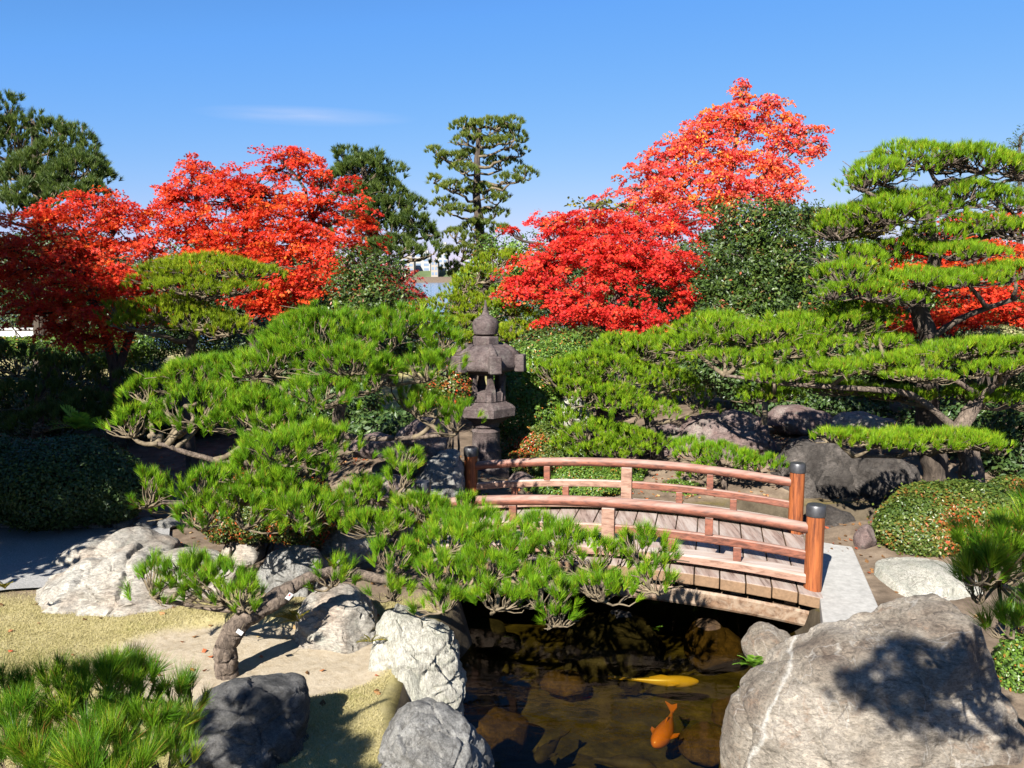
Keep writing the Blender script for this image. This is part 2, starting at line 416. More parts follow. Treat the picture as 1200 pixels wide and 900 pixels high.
MAT['bark'] = barkmat('pine bark', (0.034, 0.026, 0.021), (0.180, 0.139, 0.109), 26, (1, 1, 0.45), 1.0)
MAT['bark_pale'] = barkmat('pale pine bark', (0.075, 0.053, 0.041), (0.255, 0.188, 0.150))
MAT['twig'] = barkmat('bare twigs', (0.045, 0.034, 0.022), (0.180, 0.143, 0.094), 9, (1, 1, 1), 0.3)
MAT['bark_dark'] = barkmat('dark bark', (0.03, 0.024, 0.02), (0.09, 0.07, 0.055))
MAT['rock_boulder'] = rockmat('weathered boulder', (0.095, 0.070, 0.054), (0.193, 0.168, 0.137), (0.311, 0.278, 0.236), 0.9, (1.2, 1.5, 3.5), (0.343, 0.330, 0.306), 0.8, (0.184, 0.122, 0.083))
MAT['rock_pale'] = rockmat('pale flat rock', (0.193, 0.152, 0.120), (0.244, 0.227, 0.199), (0.312, 0.301, 0.278), 0.9, (0.8, 1.2, 2.6), None, 0.55, (0.216, 0.221, 0.188))
MAT['rock_white'] = rockmat('white limestone', (0.293, 0.301, 0.254), (0.401, 0.387, 0.333), (0.481, 0.468, 0.421), 1.6, (2.6, 2.0, 0.5), None, 0.9, (0.254, 0.267, 0.201))
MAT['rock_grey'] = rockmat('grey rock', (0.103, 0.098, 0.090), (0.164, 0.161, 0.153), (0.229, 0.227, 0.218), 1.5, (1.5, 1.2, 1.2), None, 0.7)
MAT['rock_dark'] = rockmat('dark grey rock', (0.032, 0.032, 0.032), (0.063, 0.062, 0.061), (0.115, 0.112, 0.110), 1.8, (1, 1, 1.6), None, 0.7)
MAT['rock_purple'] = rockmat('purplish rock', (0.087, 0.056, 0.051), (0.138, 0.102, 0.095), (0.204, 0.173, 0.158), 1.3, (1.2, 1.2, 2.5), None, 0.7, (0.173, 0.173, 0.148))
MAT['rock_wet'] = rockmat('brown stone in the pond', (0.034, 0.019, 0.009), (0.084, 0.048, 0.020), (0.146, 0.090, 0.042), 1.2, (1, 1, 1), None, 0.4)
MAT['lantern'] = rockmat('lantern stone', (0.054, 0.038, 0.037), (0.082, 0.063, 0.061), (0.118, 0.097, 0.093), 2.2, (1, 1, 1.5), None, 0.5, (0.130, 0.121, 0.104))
MAT['rock_shade_tint'] = rockmat('dark rock with shade in colour', (0.022, 0.018, 0.016), (0.050, 0.044, 0.040), (0.105, 0.092, 0.084), 1.6, (1, 1, 1.6), None, 0.8)  # dark stone; the shade of the pines is put into this base colour
MAT['slab'] = plain('pale granite', (0.259, 0.251, 0.235), 0.75, 0, 0.20, 16, 0.3, 0.15)
MAT['wood_red'] = woodmat('reddish weathered rail', (0.076, 0.025, 0.015), (0.191, 0.064, 0.037), (0.271, 0.195, 0.162), (0.5, 6, 6), 5, 0.8)
MAT['wood_pale'] = woodmat('bleached rail', (0.164, 0.079, 0.050), (0.246, 0.152, 0.111), (0.339, 0.292, 0.263), (0.5, 6, 6), 5, 1.0)
MAT['wood_post'] = woodmat('orange post', (0.109, 0.027, 0.009), (0.255, 0.076, 0.022), None, (7, 7, 0.5), 5)
MAT['wood_plank'] = woodmat('grey brown planks', (0.132, 0.089, 0.074), (0.234, 0.175, 0.148), (0.288, 0.245, 0.218), (6, 0.5, 6), 4, 0.0, (0.195, 0.121, 0.070))
MAT['wood_end'] = woodmat('brown plank ends', (0.089, 0.047, 0.026), (0.168, 0.105, 0.065), (0.210, 0.158, 0.115), (3, 3, 3), 6)
MAT['cap'] = plain('dark metal cap', (0.060, 0.060, 0.064), 0.45, 0.6, 0.25, 20)
MAT['white_paint'] = plain('white paint', (0.410, 0.410, 0.404), 0.5, 0, 0.05)
MAT['tag'] = plain('white tag', (0.420, 0.420, 0.420), 0.4, 0, 0.04)
MAT['tag_red'] = plain('red print', (0.450, 0.038, 0.030), 0.4, 0, 0.04)
MAT['koi_yellow'] = plain('yellow koi', (0.562, 0.351, 0.043), 0.3, 0, 0.12, 10, 0.5)
MAT['koi_orange'] = plain('orange koi', (0.624, 0.179, 0.023), 0.3, 0, 0.12, 10, 0.5)
MAT['koi_dark'] = plain('dark koi', (0.040, 0.030, 0.018), 0.7, 0, 0.5, 14, 0.2)
MAT['building'] = plain('white apartment wall', (0.262, 0.255, 0.247), 0.8, 0, 0.05, 0.1)
MAT['building_b'] = plain('beige apartment wall', (0.232, 0.206, 0.176), 0.8, 0, 0.05, 0.1)
MAT['glass'] = plain('haze-paled window glass', (0.135, 0.176, 0.243), 0.2, 0, 0.1, 0.1)  # panes paled in colour to suggest haze over the lagoon
MAT['hedge_far'] = plain('far green bank', (0.053, 0.075, 0.026), 0.9, 0, 0.4, 0.08)

# water: clear tint plus reflection
m, n, l, b = newmat('pond water')
tr = n.new('ShaderNodeBsdfTransparent'); tr.inputs[0].default_value = (0.47, 0.43, 0.22, 1)
gl = n.new('ShaderNodeBsdfGlossy'); gl.inputs['Roughness'].default_value = 0.03
wv = tex(n, l, objcoord(n, l, (1, 2.0, 1)), 3.2, 3, 0.5, 1.0)
bp = n.new('ShaderNodeBump'); bp.inputs['Strength'].default_value = 0.18; bp.inputs['Distance'].default_value = 0.02
l.new(wv, bp.inputs['Height']); l.new(bp.outputs[0], gl.inputs['Normal'])
ge = n.new('ShaderNodeNewGeometry')
dt = n.new('ShaderNodeVectorMath'); dt.operation = 'DOT_PRODUCT'
l.new(ge.outputs['Incoming'], dt.inputs[0]); l.new(bp.outputs[0], dt.inputs[1])
def mth(op, a_, b_=None):
    q = n.new('ShaderNodeMath'); q.operation = op
    for i_, v_ in enumerate((a_, b_)):
        if v_ is None: continue
        if isinstance(v_, (int, float)): q.inputs[i_].default_value = v_
        else: l.new(v_, q.inputs[i_])
    return q.outputs[0]
f5 = mth('POWER', mth('SUBTRACT', 1.0, mth('ABSOLUTE', dt.outputs['Value'])), 5.0)
fr_o = mth('ADD', mth('MULTIPLY', f5, 0.45), 0.010)
mx = n.new('ShaderNodeMixShader')
l.new(fr_o, mx.inputs[0]); l.new(tr.outputs[0], mx.inputs[1]); l.new(gl.outputs[0], mx.inputs[2])
l.new(mx.outputs[0], n['Material Output'].inputs['Surface'])
MAT['water'] = m
m, n, l, b = newmat('lagoon water')
b.inputs['Base Color'].default_value = (0.05, 0.13, 0.24, 1); b.inputs['Roughness'].default_value = 0.12
wv = tex(n, l, objcoord(n, l, (0.3, 1, 1)), 0.6, 4, 0.6)
bp = n.new('ShaderNodeBump'); bp.inputs['Strength'].default_value = 0.6; bp.inputs['Distance'].default_value = 0.3
l.new(wv, bp.inputs['Height']); l.new(bp.outputs[0], b.inputs['Normal'])
MAT['lagoon'] = m

# ------------------------------------------------------------------ the ground
POND = np.array([(-.45, 3.2), (-.62, 5.0), (-.80, 5.7), (-.76, 6.4), (-.60, 7.2), (-.48, 7.6), (-.65, 8.6), (-.4, 9.6), (.3, 10.3), (1.5, 10.8), (3.2, 11.0), (4.8, 10.9), (5.6, 10.4),
                 (5.0, 9.95), (3.9, 10.0), (3.0, 9.6), (2.85, 8.6), (2.85, 7.9), (2.75, 7.2), (2.45, 6.6), (2.0, 6.0), (2.3, 5.2), (2.7, 4.2), (2.6, 2.8), (.1, 2.6)])
def poly_sd(P, poly):
    x, y = P[..., 0], P[..., 1]
    d = np.full(x.shape, 1e9); ins = np.zeros(x.shape, bool)
    for i in range(len(poly)):
        a, b = poly[i], poly[(i + 1) % len(poly)]
        ex, ey = b[0] - a[0], b[1] - a[1]
        wx, wy = x - a[0], y - a[1]
        t = np.clip((wx * ex + wy * ey) / (ex * ex + ey * ey), 0, 1)
        d = np.minimum(d, (wx - ex * t) ** 2 + (wy - ey * t) ** 2)
        c = ((a[1] > y) != (b[1] > y)) & (x < ex * (y - a[1]) / (b[1] - a[1] + 1e-12) + a[0])
        ins ^= c
    d = np.sqrt(d)
    return np.where(ins, d, -d)     # positive inside

def vnoise(x, y, s, seed=0):        # cheap smooth noise in numpy
    r = np.zeros_like(x); rs = np.random.RandomState(seed)
    for k in range(7):
        a = rs.uniform(0, 2 * np.pi); f = s * rs.uniform(0.6, 1.8); ph = rs.uniform(0, 6.28)
        r += np.sin((x * math.cos(a) + y * math.sin(a)) * f + ph)
    return r / 7
SAND = PG(285, 768)
def sstep(a, b, x):
    t = np.clip((x - a) / (b - a), 0, 1); return t * t * (3 - 2 * t)
def ground_z(x, y):
    x = np.asarray(x, float); y = np.asarray(y, float)
    sd = poly_sd(np.stack([x, y], -1), POND)
    z = 0.05 * vnoise(x, y, 1.1, 3) * sstep(0.3, 1.5, -sd)
    z = z + 0.015 * vnoise(x, y, 9, 5)
    z = z + 0.55 * np.exp(-(((x + 1.5) / 1.3) ** 2 + ((y - 11.6) / 1.2) ** 2))
    z = z + 0.45 * sstep(10.8, 12.5, y) * sstep(1.0, 3.0, x) * sstep(26, 18, y)
    z = z + 0.35 * np.exp(-(((x - 5.2) / 1.6) ** 2 + ((y - 9.9) / 0.9) ** 2)) * sstep(0.0, 0.5, -sd)
    ds = np.hypot((x - SAND.x) / 1.25, (y - SAND.y) / 0.75)
    ds = ds + 0.22 * vnoise(x, y, 5, 44)
    z = z - 0.05 * sstep(1.10, 0.94, ds)
    z = z - 0.95 * sstep(-0.05, 0.3, sd)
    z = z - 4.0 * sstep(34, 50, y) + 5.5 * sstep(560, 590, y)
    return z
def gz(x, y): return float(ground_z(np.array([x]), np.array([y]))[0])

xs = np.concatenate([-np.geomspace(3500, 9.2, 26), np.arange(-9, 9.01, 0.09), np.geomspace(9.2, 3500, 26)])
ys = np.concatenate([[-3500, -800, -200, -60, -20, -6, -2], np.arange(0, 3.9, 0.3), np.arange(4, 14.01, 0.08), np.arange(14.3, 60, 1.0), np.geomspace(62, 540, 14), np.linspace(555, 600, 8), [800, 1400, 3500]])
gx, gy = np.meshgrid(xs, ys)
gzz = ground_z(gx, gy)
nx, ny = len(xs), len(ys)
ii = np.arange(ny - 1)[:, None] * nx + np.arange(nx - 1)[None]
Q = np.stack([ii, ii + 1, ii + nx + 1, ii + nx], -1).reshape(-1, 4)
m, n, l, b = newmat('garden soil')
ge = n.new('ShaderNodeNewGeometry')
pos = ge.outputs['Position']
def attr(nm):
    a = n.new('ShaderNodeAttribute'); a.attribute_name = nm; return a.outputs['Fac']
def mixc(f, a, c):
    q = n.new('ShaderNodeMixRGB'); l.new(f, q.inputs[0]); l.new(a, q.inputs[1]); l.new(c, q.inputs[2]); return q.outputs[0]
t1 = tex(n, l, pos, 3.0, 8, 0.7)
soil = ramp(n, [(0.3, (0.055, 0.040, 0.028)), (0.55, (0.14, 0.105, 0.075)), (0.75, (0.25, 0.195, 0.14))]); l.new(t1, soil.inputs[0])
t2 = tex(n, l, pos, 2.2, 8, 0.65)
lawn = ramp(n, [(0.28, (0.13, 0.135, 0.035)), (0.42, (0.245, 0.212, 0.090)), (0.7, (0.330, 0.285, 0.160))]); l.new(t2, lawn.inputs[0])
t3 = tex(n, l, pos, 14, 8, 0.7)
sand = ramp(n, [(0.3, (0.232, 0.186, 0.125)), (0.6, (0.307, 0.260, 0.195))]); l.new(t3, sand.inputs[0])
t4 = tex(n, l, pos, 5, 7, 0.7)
bed = ramp(n, [(0.3, (0.022, 0.018, 0.007)), (0.55, (0.070, 0.056, 0.019)), (0.75, (0.15, 0.115, 0.042))]); l.new(t4, bed.inputs[0])
c = mixc(attr('lawn'), soil.outputs[0], lawn.outputs[0])
c = mixc(attr('sand'), c, sand.outputs[0])
c = mixc(attr('bed'), c, bed.outputs[0])
sx = n.new('ShaderNodeSeparateXYZ'); l.new(ge.outputs['True Normal'], sx.inputs[0])
stp = n.new('ShaderNodeMapRange'); stp.inputs[1].default_value = 0.86; stp.inputs[2].default_value = 0.66; l.new(sx.outputs[2], stp.inputs[0])
bare = ramp(n, [(0.3, (0.03, 0.023, 0.015)), (0.7, (0.10, 0.08, 0.055))]); l.new(t1, bare.inputs[0])
c = mixc(stp.outputs[0], c, bare.outputs[0])
tf = tex(n, l, pos, 160, 3, 0.7)
fr_ = ramp(n, [(0.3, (0.62, 0.62, 0.62)), (0.65, (1.12, 1.12, 1.12))]); l.new(tf, fr_.inputs[0])
mu = n.new('ShaderNodeMixRGB'); mu.blend_type = 'MULTIPLY'; mu.inputs[0].default_value = 0.8
l.new(c, mu.inputs[1]); l.new(fr_.outputs[0], mu.inputs[2])
l.new(mu.outputs[0], b.inputs['Base Color'])
b.inputs['Roughness'].default_value = 0.95; b.inputs['Specular IOR Level'].default_value = 0.1
bp = n.new('ShaderNodeBump'); bp.inputs['Strength'].default_value = 0.7; bp.inputs['Distance'].default_value = 0.02
l.new(t3, bp.inputs['Height']); l.new(bp.outputs[0], b.inputs['Normal'])
MAT['ground'] = m
ground = mesh('ground', np.stack([gx, gy, gzz], -1).reshape(-1, 3), Q, MAT['ground'], smooth=True)
tag(ground, 'garden ground of soil, dry lawn and sand around the pond', 'ground', kind='structure')
def gattr(nm, v):
    a = ground.data.attributes.new(nm, 'FLOAT', 'POINT'); a.data.foreach_set('value', np.clip(v, 0, 1).astype(np.float32).ravel())
SDG = poly_sd(np.stack([gx, gy], -1), POND)
nz = 0.35 * vnoise(gx, gy, 4, 11)
def lawn_mask(x, y):
    nz = 0.35 * vnoise(x, y, 4, 11)
    return sstep(7.9, 7.3, y + nz * 0.6) * sstep(0.2, -0.2, x - (-0.45) + nz * 0.2) * sstep(-40, -30, x)
def sand_mask(x, y):
    nz = 0.30 * vnoise(x, y, 4, 12) + 0.1 * vnoise(x, y, 17, 2)
    ds = np.hypot((x - SAND.x) / 1.25, (y - SAND.y) / 0.75)
    return sstep(1.06, 0.9, ds + nz * 0.35)
gattr('lawn', np.maximum(lawn_mask(gx, gy), sstep(17, 19, gy) * sstep(400, 200, gy)))
gattr('sand', sand_mask(gx, gy))
gattr('bed', sstep(-0.16, -0.02, SDG))

# pond water and far lagoon
wpoly = [(-1.6, 2.2), (7.0, 2.2), (7.0, 11.6), (-1.6, 11.6)]
pw = mesh('pond_water', [(x, y, -0.42) for x, y in wpoly], [[0, 1, 2, 3]], MAT['water'])
tag(pw, 'dark clear water of the koi pond', 'water', kind='structure')
lg = mesh('lagoon_water', [(-3000, 44, -2.2), (3000, 44, -2.2), (3000, 588, -2.2), (-3000, 588, -2.2)], [[0, 1, 2, 3]], MAT['lagoon'])
tag(lg, 'blue lagoon seen far behind the garden', 'water', kind='structure')

# gravel path on the left
m, n, l, b = newmat('grey gravel')
v = objcoord(n, l)
a = tex(n, l, v, 90, 3, 0.7); r = ramp(n, [(0.3, (0.10, 0.10, 0.10)), (0.7, (0.30, 0.29, 0.28))]); l.new(a, r.inputs[0]); l.new(r.outputs[0], b.inputs['Base Color'])
b.inputs['Roughness'].default_value = 0.9
bp = n.new('ShaderNodeBump'); bp.inputs['Strength'].default_value = 0.5; bp.inputs['Distance'].default_value = 0.01; l.new(a, bp.inputs['Height']); l.new(bp.outputs[0], b.inputs['Normal'])
MAT['gravel'] = m
pp = [PG(-260, 622), PG(60, 616), PG(215, 612), PG(240, 640), PG(150, 680), PG(-20, 702), PG(-400, 740)]
px_ = np.array([(p.x, p.y) for p in pp])
N1 = 40
def sheet(name, L1, L2, off, mat, parent=None, nn=30, nm=14):
    """strip between two polylines (2-D), laid on the ground"""
    def samp(L, n):
        L = np.array(L); d = np.r_[0, np.cumsum(np.hypot(*np.diff(L, axis=0).T))]
        t = np.linspace(0, d[-1], n); return np.stack([np.interp(t, d, L[:, 0]), np.interp(t, d, L[:, 1])], -1)
    A, B = samp(L1, nn), samp(L2, nn)
    t = np.linspace(0, 1, nm)[:, None, None]
    P = A[None] * (1 - t) + B[None] * t
    Z = ground_z(P[..., 0], P[..., 1]) + off
    ii = np.arange(nm - 1)[:, None] * nn + np.arange(nn - 1)[None]
    Q = np.stack([ii, ii + 1, ii + nn + 1, ii + nn], -1).reshape(-1, 4)
    return mesh(name, np.concatenate([P, Z[..., None]], -1).reshape(-1, 3), Q, mat, parent, smooth=True)
path = sheet('path', [tuple(PG(-420, 740)[:2]), tuple(PG(-20, 700)[:2]), tuple(PG(120, 685)[:2]), tuple(PG(195, 662)[:2])],
             [tuple(PG(-420, 625)[:2]), tuple(PG(0, 618)[:2]), tuple(PG(120, 616)[:2]), tuple(PG(200, 616)[:2])], 0.035, MAT['gravel'], nn=60, nm=20)
tag(path, 'grey gravel garden path in the shade', 'path', kind='structure')

# ------------------------------------------------------------------ rocks
def ico(sub):
    bm = bmesh.new(); bmesh.ops.create_icosphere(bm, subdivisions=sub, radius=1.0)
    V = np.array([v.co[:] for v in bm.verts]); Fc = np.array([[v.index for v in f.verts] for f in bm.faces]); bm.free()
    return V, Fc
ICO = {k: ico(k) for k in (3, 4, 5, 6)}

def rock(name, label, outline, Y, depth, mat, seed=0, sub=5, rough=0.06, planes=7, cut=0.82, group=None, cat='rock', boxy=0.75, sink=0.0, facets=()):
    """outline: silhouette in photograph pixels at distance Y; depth: half thickness in metres (away from the camera)"""
    rs = np.random.RandomState(seed)
    P = np.array([tuple(PX(x, y, Y)) for x, y in outline])
    zc = (P[:, 2].max() + P[:, 2].min()) / 2
    P[:, 2] -= np.clip((zc - P[:, 2]) / max(zc - P[:, 2].min(), 1e-3), 0, 1) * sink
    c = P.mean(0) * 0.5 + (P.max(0) + P.min(0)) * 0.25
    q = P - c
    ang = np.arctan2(q[:, 2], q[:, 0]); rad = np.hypot(q[:, 0], q[:, 2])
    o = np.argsort(ang); ang, rad = ang[o], rad[o]
    V, Fc = ICO[sub]
    th = np.arctan2(V[:, 2], V[:, 0]); s = np.hypot(V[:, 0], V[:, 2])
    r = np.interp(th, np.r_[ang - 2 * np.pi, ang, ang + 2 * np.pi], np.r_[rad, rad, rad])
    sb = s ** boxy
    X = np.stack([r * sb * np.cos(th), depth * np.sign(V[:, 1]) * np.abs(V[:, 1]) ** 0.85, r * sb * np.sin(th)], -1)
    size = rad.mean()
    ext = np.array([max(abs(X[:, 0]).max(), .01), depth, max(abs(X[:, 2]).max(), .01)])
    X0 = X.copy()
    for k in range(planes * 2): # broken faces, most of them towards the front and the top
        nrm = rs.normal(size=3); nrm[1] = -abs(nrm[1]) * 1.3; nrm[2] *= 0.9; nrm /= np.linalg.norm(nrm)
        if k >= planes: nrm[1] *= 0.4; nrm[2] = abs(nrm[2]); nrm /= np.linalg.norm(nrm)
        d = X @ nrm; h = d.max() * rs.uniform(cut - .08, cut + .08)
        X -= nrm[None] * (np.maximum(d - h, 0) * 0.97)[:, None]
    for fx, fy, fz, fh in facets:
        nrm = np.array([fx, fy, fz]); nrm /= np.linalg.norm(nrm)
        d = X @ nrm; h = d.max() * fh
        X -= nrm[None] * (np.maximum(d - h, 0) * 0.97)[:, None]
    # keep the outline: stretch back to the traced radius in the picture plane
    r1 = np.hypot(X[:, 0], X[:, 2]); r0 = np.hypot(X0[:, 0], X0[:, 2])
    edge = np.clip((s - 0.75) / 0.25, 0, 1) * 0.6
    k_ = 1 + edge * (r0 / np.maximum(r1, 1e-6) - 1)
    X[:, 0] *= k_; X[:, 2] *= k_
    nr = X / (np.linalg.norm(X, axis=1)[:, None] + 1e-9)
    off = Vector((seed * 3.7, seed * 1.3, seed * 7.1))
    tilt = rs.uniform(-.5, .5)
    disp = np.empty(len(X))
    for i, p in enumerate(X):
        v = Vector(p) / size
        a = mnoise.fractal(v * 1.3 + off, 0.9, 2.1, 6)
        w_ = v.z + tilt * v.x
        q = Vector((v.x * 0.9, v.y * 0.9, w_ * 3.4)) + off
        st_ = mnoise.fractal(q, 0.7, 2.3, 5)
        t_ = w_ * 5.5 + 1.6 * mnoise.noise(v * 1.6 + off)
        step = (t_ - math.floor(t_)) ** 3              # ledges along the bedding
        ce_ = mnoise.voronoi(v * 1.7 + off)[0]
        crack = max(0.0, 0.09 - (ce_[1] - ce_[0])) / 0.09
        disp[i] = a * 0.75 + st_ * 0.45 - step * 0.22 - crack * 0.55
    X = X + nr * (disp * rough * size)[:, None]
    Vw = X + c
    loc = (c[0], c[1], Vw[:, 2].min())
    o = mesh(name, Vw, Fc, mat, None, loc=loc, smooth=True)
    try:
        o.data.set_sharp_from_angle(angle=R(38))
    except Exception: pass
    return tag(o, label, cat, group)

ell = lambda cx, cy, rx, ry, k=14, s=0: [(cx + rx * math.cos(t * 2 * math.pi / k) * (1 + 0.12 * math.sin(3 * t + s)), cy + ry * math.sin(t * 2 * math.pi / k) * (1 + 0.12 * math.sin(2 * t + s * 2))) for t in range(k)]

rock('boulder', 'huge rounded boulder with pale veins beside the pond, dappled with tree shadow',
     [(844, 960), (852, 900), (874, 838), (904, 790), (950, 764), (1005, 748), (1062, 730), (1112, 714), (1150, 709), (1168, 742), (1180, 800), (1190, 855), (1200, 910), (1200, 980), (1020, 1000)], 5.35, 0.8, MAT['rock_boulder'], 3, 6, 0.06, 6, 0.86, cat='boulder', boxy=0.72, sink=0.5, facets=[(-.45, -.30, .84, .60), (.15, -.85, .50, .70), (-.80, -.55, .20, .72), (.70, -.35, .62, .74)])
rock('boulder', 'broad pale rock slab with a dark crack at the edge of the dry lawn',
     [(-44, 724), (-26, 700), (40, 680), (108, 664), (180, 656), (262, 658), (302, 672), (300, 706), (262, 730), (180, 732), (110, 734), (40, 734)], 7.75, 0.62, MAT['rock_pale'], 12, 6, 0.1, 7, 0.80, cat='boulder', boxy=0.7, sink=0.35)
rock('boulder', 'low flat rock half in shade behind the broad pale slab by the path',
     [(52, 662), (78, 645), (120, 634), (180, 631), (206, 640), (212, 658), (190, 674), (100, 676)], 8.75, 0.5, MAT['rock_pale'], 5, 5, 0.05, 5, 0.82, cat='boulder', sink=0.25)
rock('boulder', 'dark blue grey rock in shade behind the near pine tuft',
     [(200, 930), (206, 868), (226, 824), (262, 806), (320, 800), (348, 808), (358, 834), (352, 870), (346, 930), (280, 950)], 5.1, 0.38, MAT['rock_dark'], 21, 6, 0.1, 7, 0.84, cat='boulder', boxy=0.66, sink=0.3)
rock('boulder', 'grey angular rock at the near left corner of the pond',
     [(442, 930), (446, 872), (470, 830), (492, 822), (530, 846), (562, 878), (580, 930), (520, 950)], 5.0, 0.36, MAT['rock_grey'], 31, 6, 0.1, 7, 0.82, cat='boulder', boxy=0.7, sink=0.3)
rock('standing_stone', 'tall white upright stone on the left bank of the pond',
     [(436, 800), (434, 756), (440, 722), (456, 708), (480, 710), (500, 730), (520, 736), (537, 745), (538, 800), (534, 826), (512, 838), (470, 828)], 6.3, 0.3, MAT['rock_white'], 41, 6, 0.11, 8, 0.80, cat='stone', boxy=0.6, sink=0.35)
rock('boulder', 'small round stone under the right end of the bridge, beside the fern', ell(900, 756, 27, 23), 7.25, 0.24, MAT['rock_boulder'], 51, 5, 0.04, 4, 0.88, cat='boulder', sink=0.2)
rock('boulder', 'flat sunlit stone beyond the granite slab, below the red azalea',
     [(1034, 690), (1040, 668), (1080, 660), (1130, 662), (1146, 674), (1142, 700), (1100, 712), (1050, 710)], 8.0, 0.62, MAT['rock_white'], 61, 5, 0.03, 4, 0.85, cat='boulder', sink=0.3, facets=[(0.02, -.10, 1, .42)])
# rockery behind the bridge
rock('boulder', 'large purplish rock on the bank behind the bridge', [(786, 520), (800, 496), (850, 484), (886, 486), (900, 510), (908, 532), (880, 545), (800, 540)], 12.6, 0.6, MAT['rock_purple'], 71, 5, 0.11, 6, 0.8, cat='boulder', sink=0.25)
rock('boulder', 'big dark round rock with shade in its colour, right of the bridge', [(905, 590), (908, 545), (930, 515), (965, 508), (1000, 522), (1014, 550), (1012, 592), (960, 600)], 11.6, 0.6, MAT['rock_shade_tint'], 72, 5, 0.11, 5, 0.85, cat='boulder', sink=0.25)
rock('boulder', 'small dark stone at the stream edge behind the granite slab', ell(972, 612, 30, 17), 10.2, 0.3, MAT['rock_shade_tint'], 73, 4, 0.06, 5, cat='boulder')
rock('boulder', 'dark long rock left of the azalea under the low pine branch', ell(1040, 560, 44, 22), 11.2, 0.4, MAT['rock_shade_tint'], 74, 5, 0.11, 5, cat='boulder', sink=0.25)
rock('boulder', 'small pointed pink stone beside the red azalea', [(1002, 640), (1008, 622), (1020, 615), (1026, 628), (1022, 645)], 9.0, 0.12, MAT['rock_purple'], 75, 4, 0.06, 5, cat='boulder')
rock('boulder', 'white rock beneath the clipped pine right of the lantern', [(640, 494), (645, 468), (668, 463), (684, 472), (690, 496), (664, 502)], 13.0, 0.4, MAT['rock_white'], 76, 5, 0.11, 6, cat='boulder', sink=0.25)
rock('boulder', 'pale rock strewn with red leaves under the clipped pine', [(750, 540), (758, 505), (790, 498), (806, 516), (800, 550)], 12.9, 0.35, MAT['rock_purple'], 77, 5, 0.11, 6, cat='boulder', sink=0.25)
rock('boulder', 'pinkish stone on the left seen through the top rails of the bridge', ell(612, 572, 22, 17), 11.6, 0.3, MAT['rock_purple'], 78, 4, 0.06, 5, cat='boulder')
rock('boulder', 'green grey rock seen through the middle rails of the bridge', ell(765, 578, 34, 16), 11.9, 0.35, MAT['rock_grey'], 79, 4, 0.06, 5, cat='boulder')
rock('boulder', 'pale flat rock in the dark hollow behind the right pine', ell(1010, 500, 45, 14), 13.2, 0.4, MAT['rock_pale'], 80, 4, 0.06, 5, cat='boulder')
rock('boulder', 'grey flat rock in the dark hollow left of the right pine', ell(935, 492, 40, 15), 13.4, 0.4, MAT['rock_purple'], 81, 4, 0.06, 5, cat='boulder')
# rocks around the main pine
rock('boulder', 'purplish flat rock topping the rockery left of the lantern', [(458, 512), (480, 498), (506, 487), (522, 498), (520, 516), (500, 520), (462, 524)], 10.6, 0.4, MAT['rock_purple'], 82, 5, 0.11, 6, cat='boulder', sink=0.25)
rock('boulder', 'sloping pale rock left of the bridge post', [(488, 600), (495, 550), (520, 528), (542, 524), (544, 560), (528, 592), (515, 604)], 10.3, 0.45, MAT['rock_grey'], 83, 5, 0.11, 6, cat='boulder', sink=0.25)
rock('boulder', 'brown rounded rock among the pine tufts left of the bridge post', [(412, 590), (420, 562), (450, 552), (475, 566), (492, 590), (480, 612), (430, 612)], 9.6, 0.4, MAT['rock_purple'], 84, 5, 0.11, 6, cat='boulder', sink=0.25)
rock('boulder', 'low flat brown rock beneath the upper pine pads', ell(440, 522, 34, 12), 10.5, 0.35, MAT['rock_purple'], 85, 4, 0.06, 5, cat='boulder')
rock('boulder', 'blue grey rock in tree shadow behind the leaning pine trunk', [(296, 690), (300, 660), (330, 644), (368, 650), (384, 676), (360, 694)], 8.0, 0.4, MAT['rock_grey'], 86, 5, 0.11, 6, cat='boulder', sink=0.25)
rock('boulder', 'flat grey rock behind the trunk tip, under the upper pine', [(370, 650), (378, 622), (410, 612), (438, 622), (440, 648), (410, 660)], 8.9, 0.45, MAT['rock_pale'], 87, 5, 0.1, 6, cat='boulder', sink=0.25)
rock('boulder', 'small pale rock behind the left pine tuft of the leaning pine', ell(285, 642, 24, 14), 8.8, 0.35, MAT['rock_pale'], 88, 4, 0.06, 5, cat='boulder', sink=0.2)
rock('boulder', 'low green grey rock in the trunk shadow left of the white upright stone', [(340, 735), (350, 706), (380, 694), (420, 700), (438, 720), (430, 752), (380, 760)], 6.95, 0.42, MAT['rock_pale'], 89, 5, 0.11, 6, cat='boulder', sink=0.25)
rock('boulder', 'brown rock on the far bank under the overhanging pine branch', [(660, 765), (672, 735), (710, 722), (760, 726), (778, 750), (765, 775), (700, 780)], 8.3, 0.4, MAT['rock_shade_tint'], 90, 5, 0.11, 6, cat='boulder', sink=0.3)  # brown stone, darkened in colour for the shade under the branch
rock('boulder', 'narrow pale rock edge on the far bank left of the brown rock', ell(560, 742, 34, 12), 8.4, 0.3, MAT['rock_shade_tint'], 91, 4, 0.06, 5, cat='boulder')
rock('boulder', 'long ochre rock at the water line beneath the bridge', [(796, 750), (804, 744), (850, 742), (876, 747), (876, 758), (800, 757)], 8.0, 0.22, MAT['rock_wet'], 92, 4, 0.05, 5, cat='boulder')
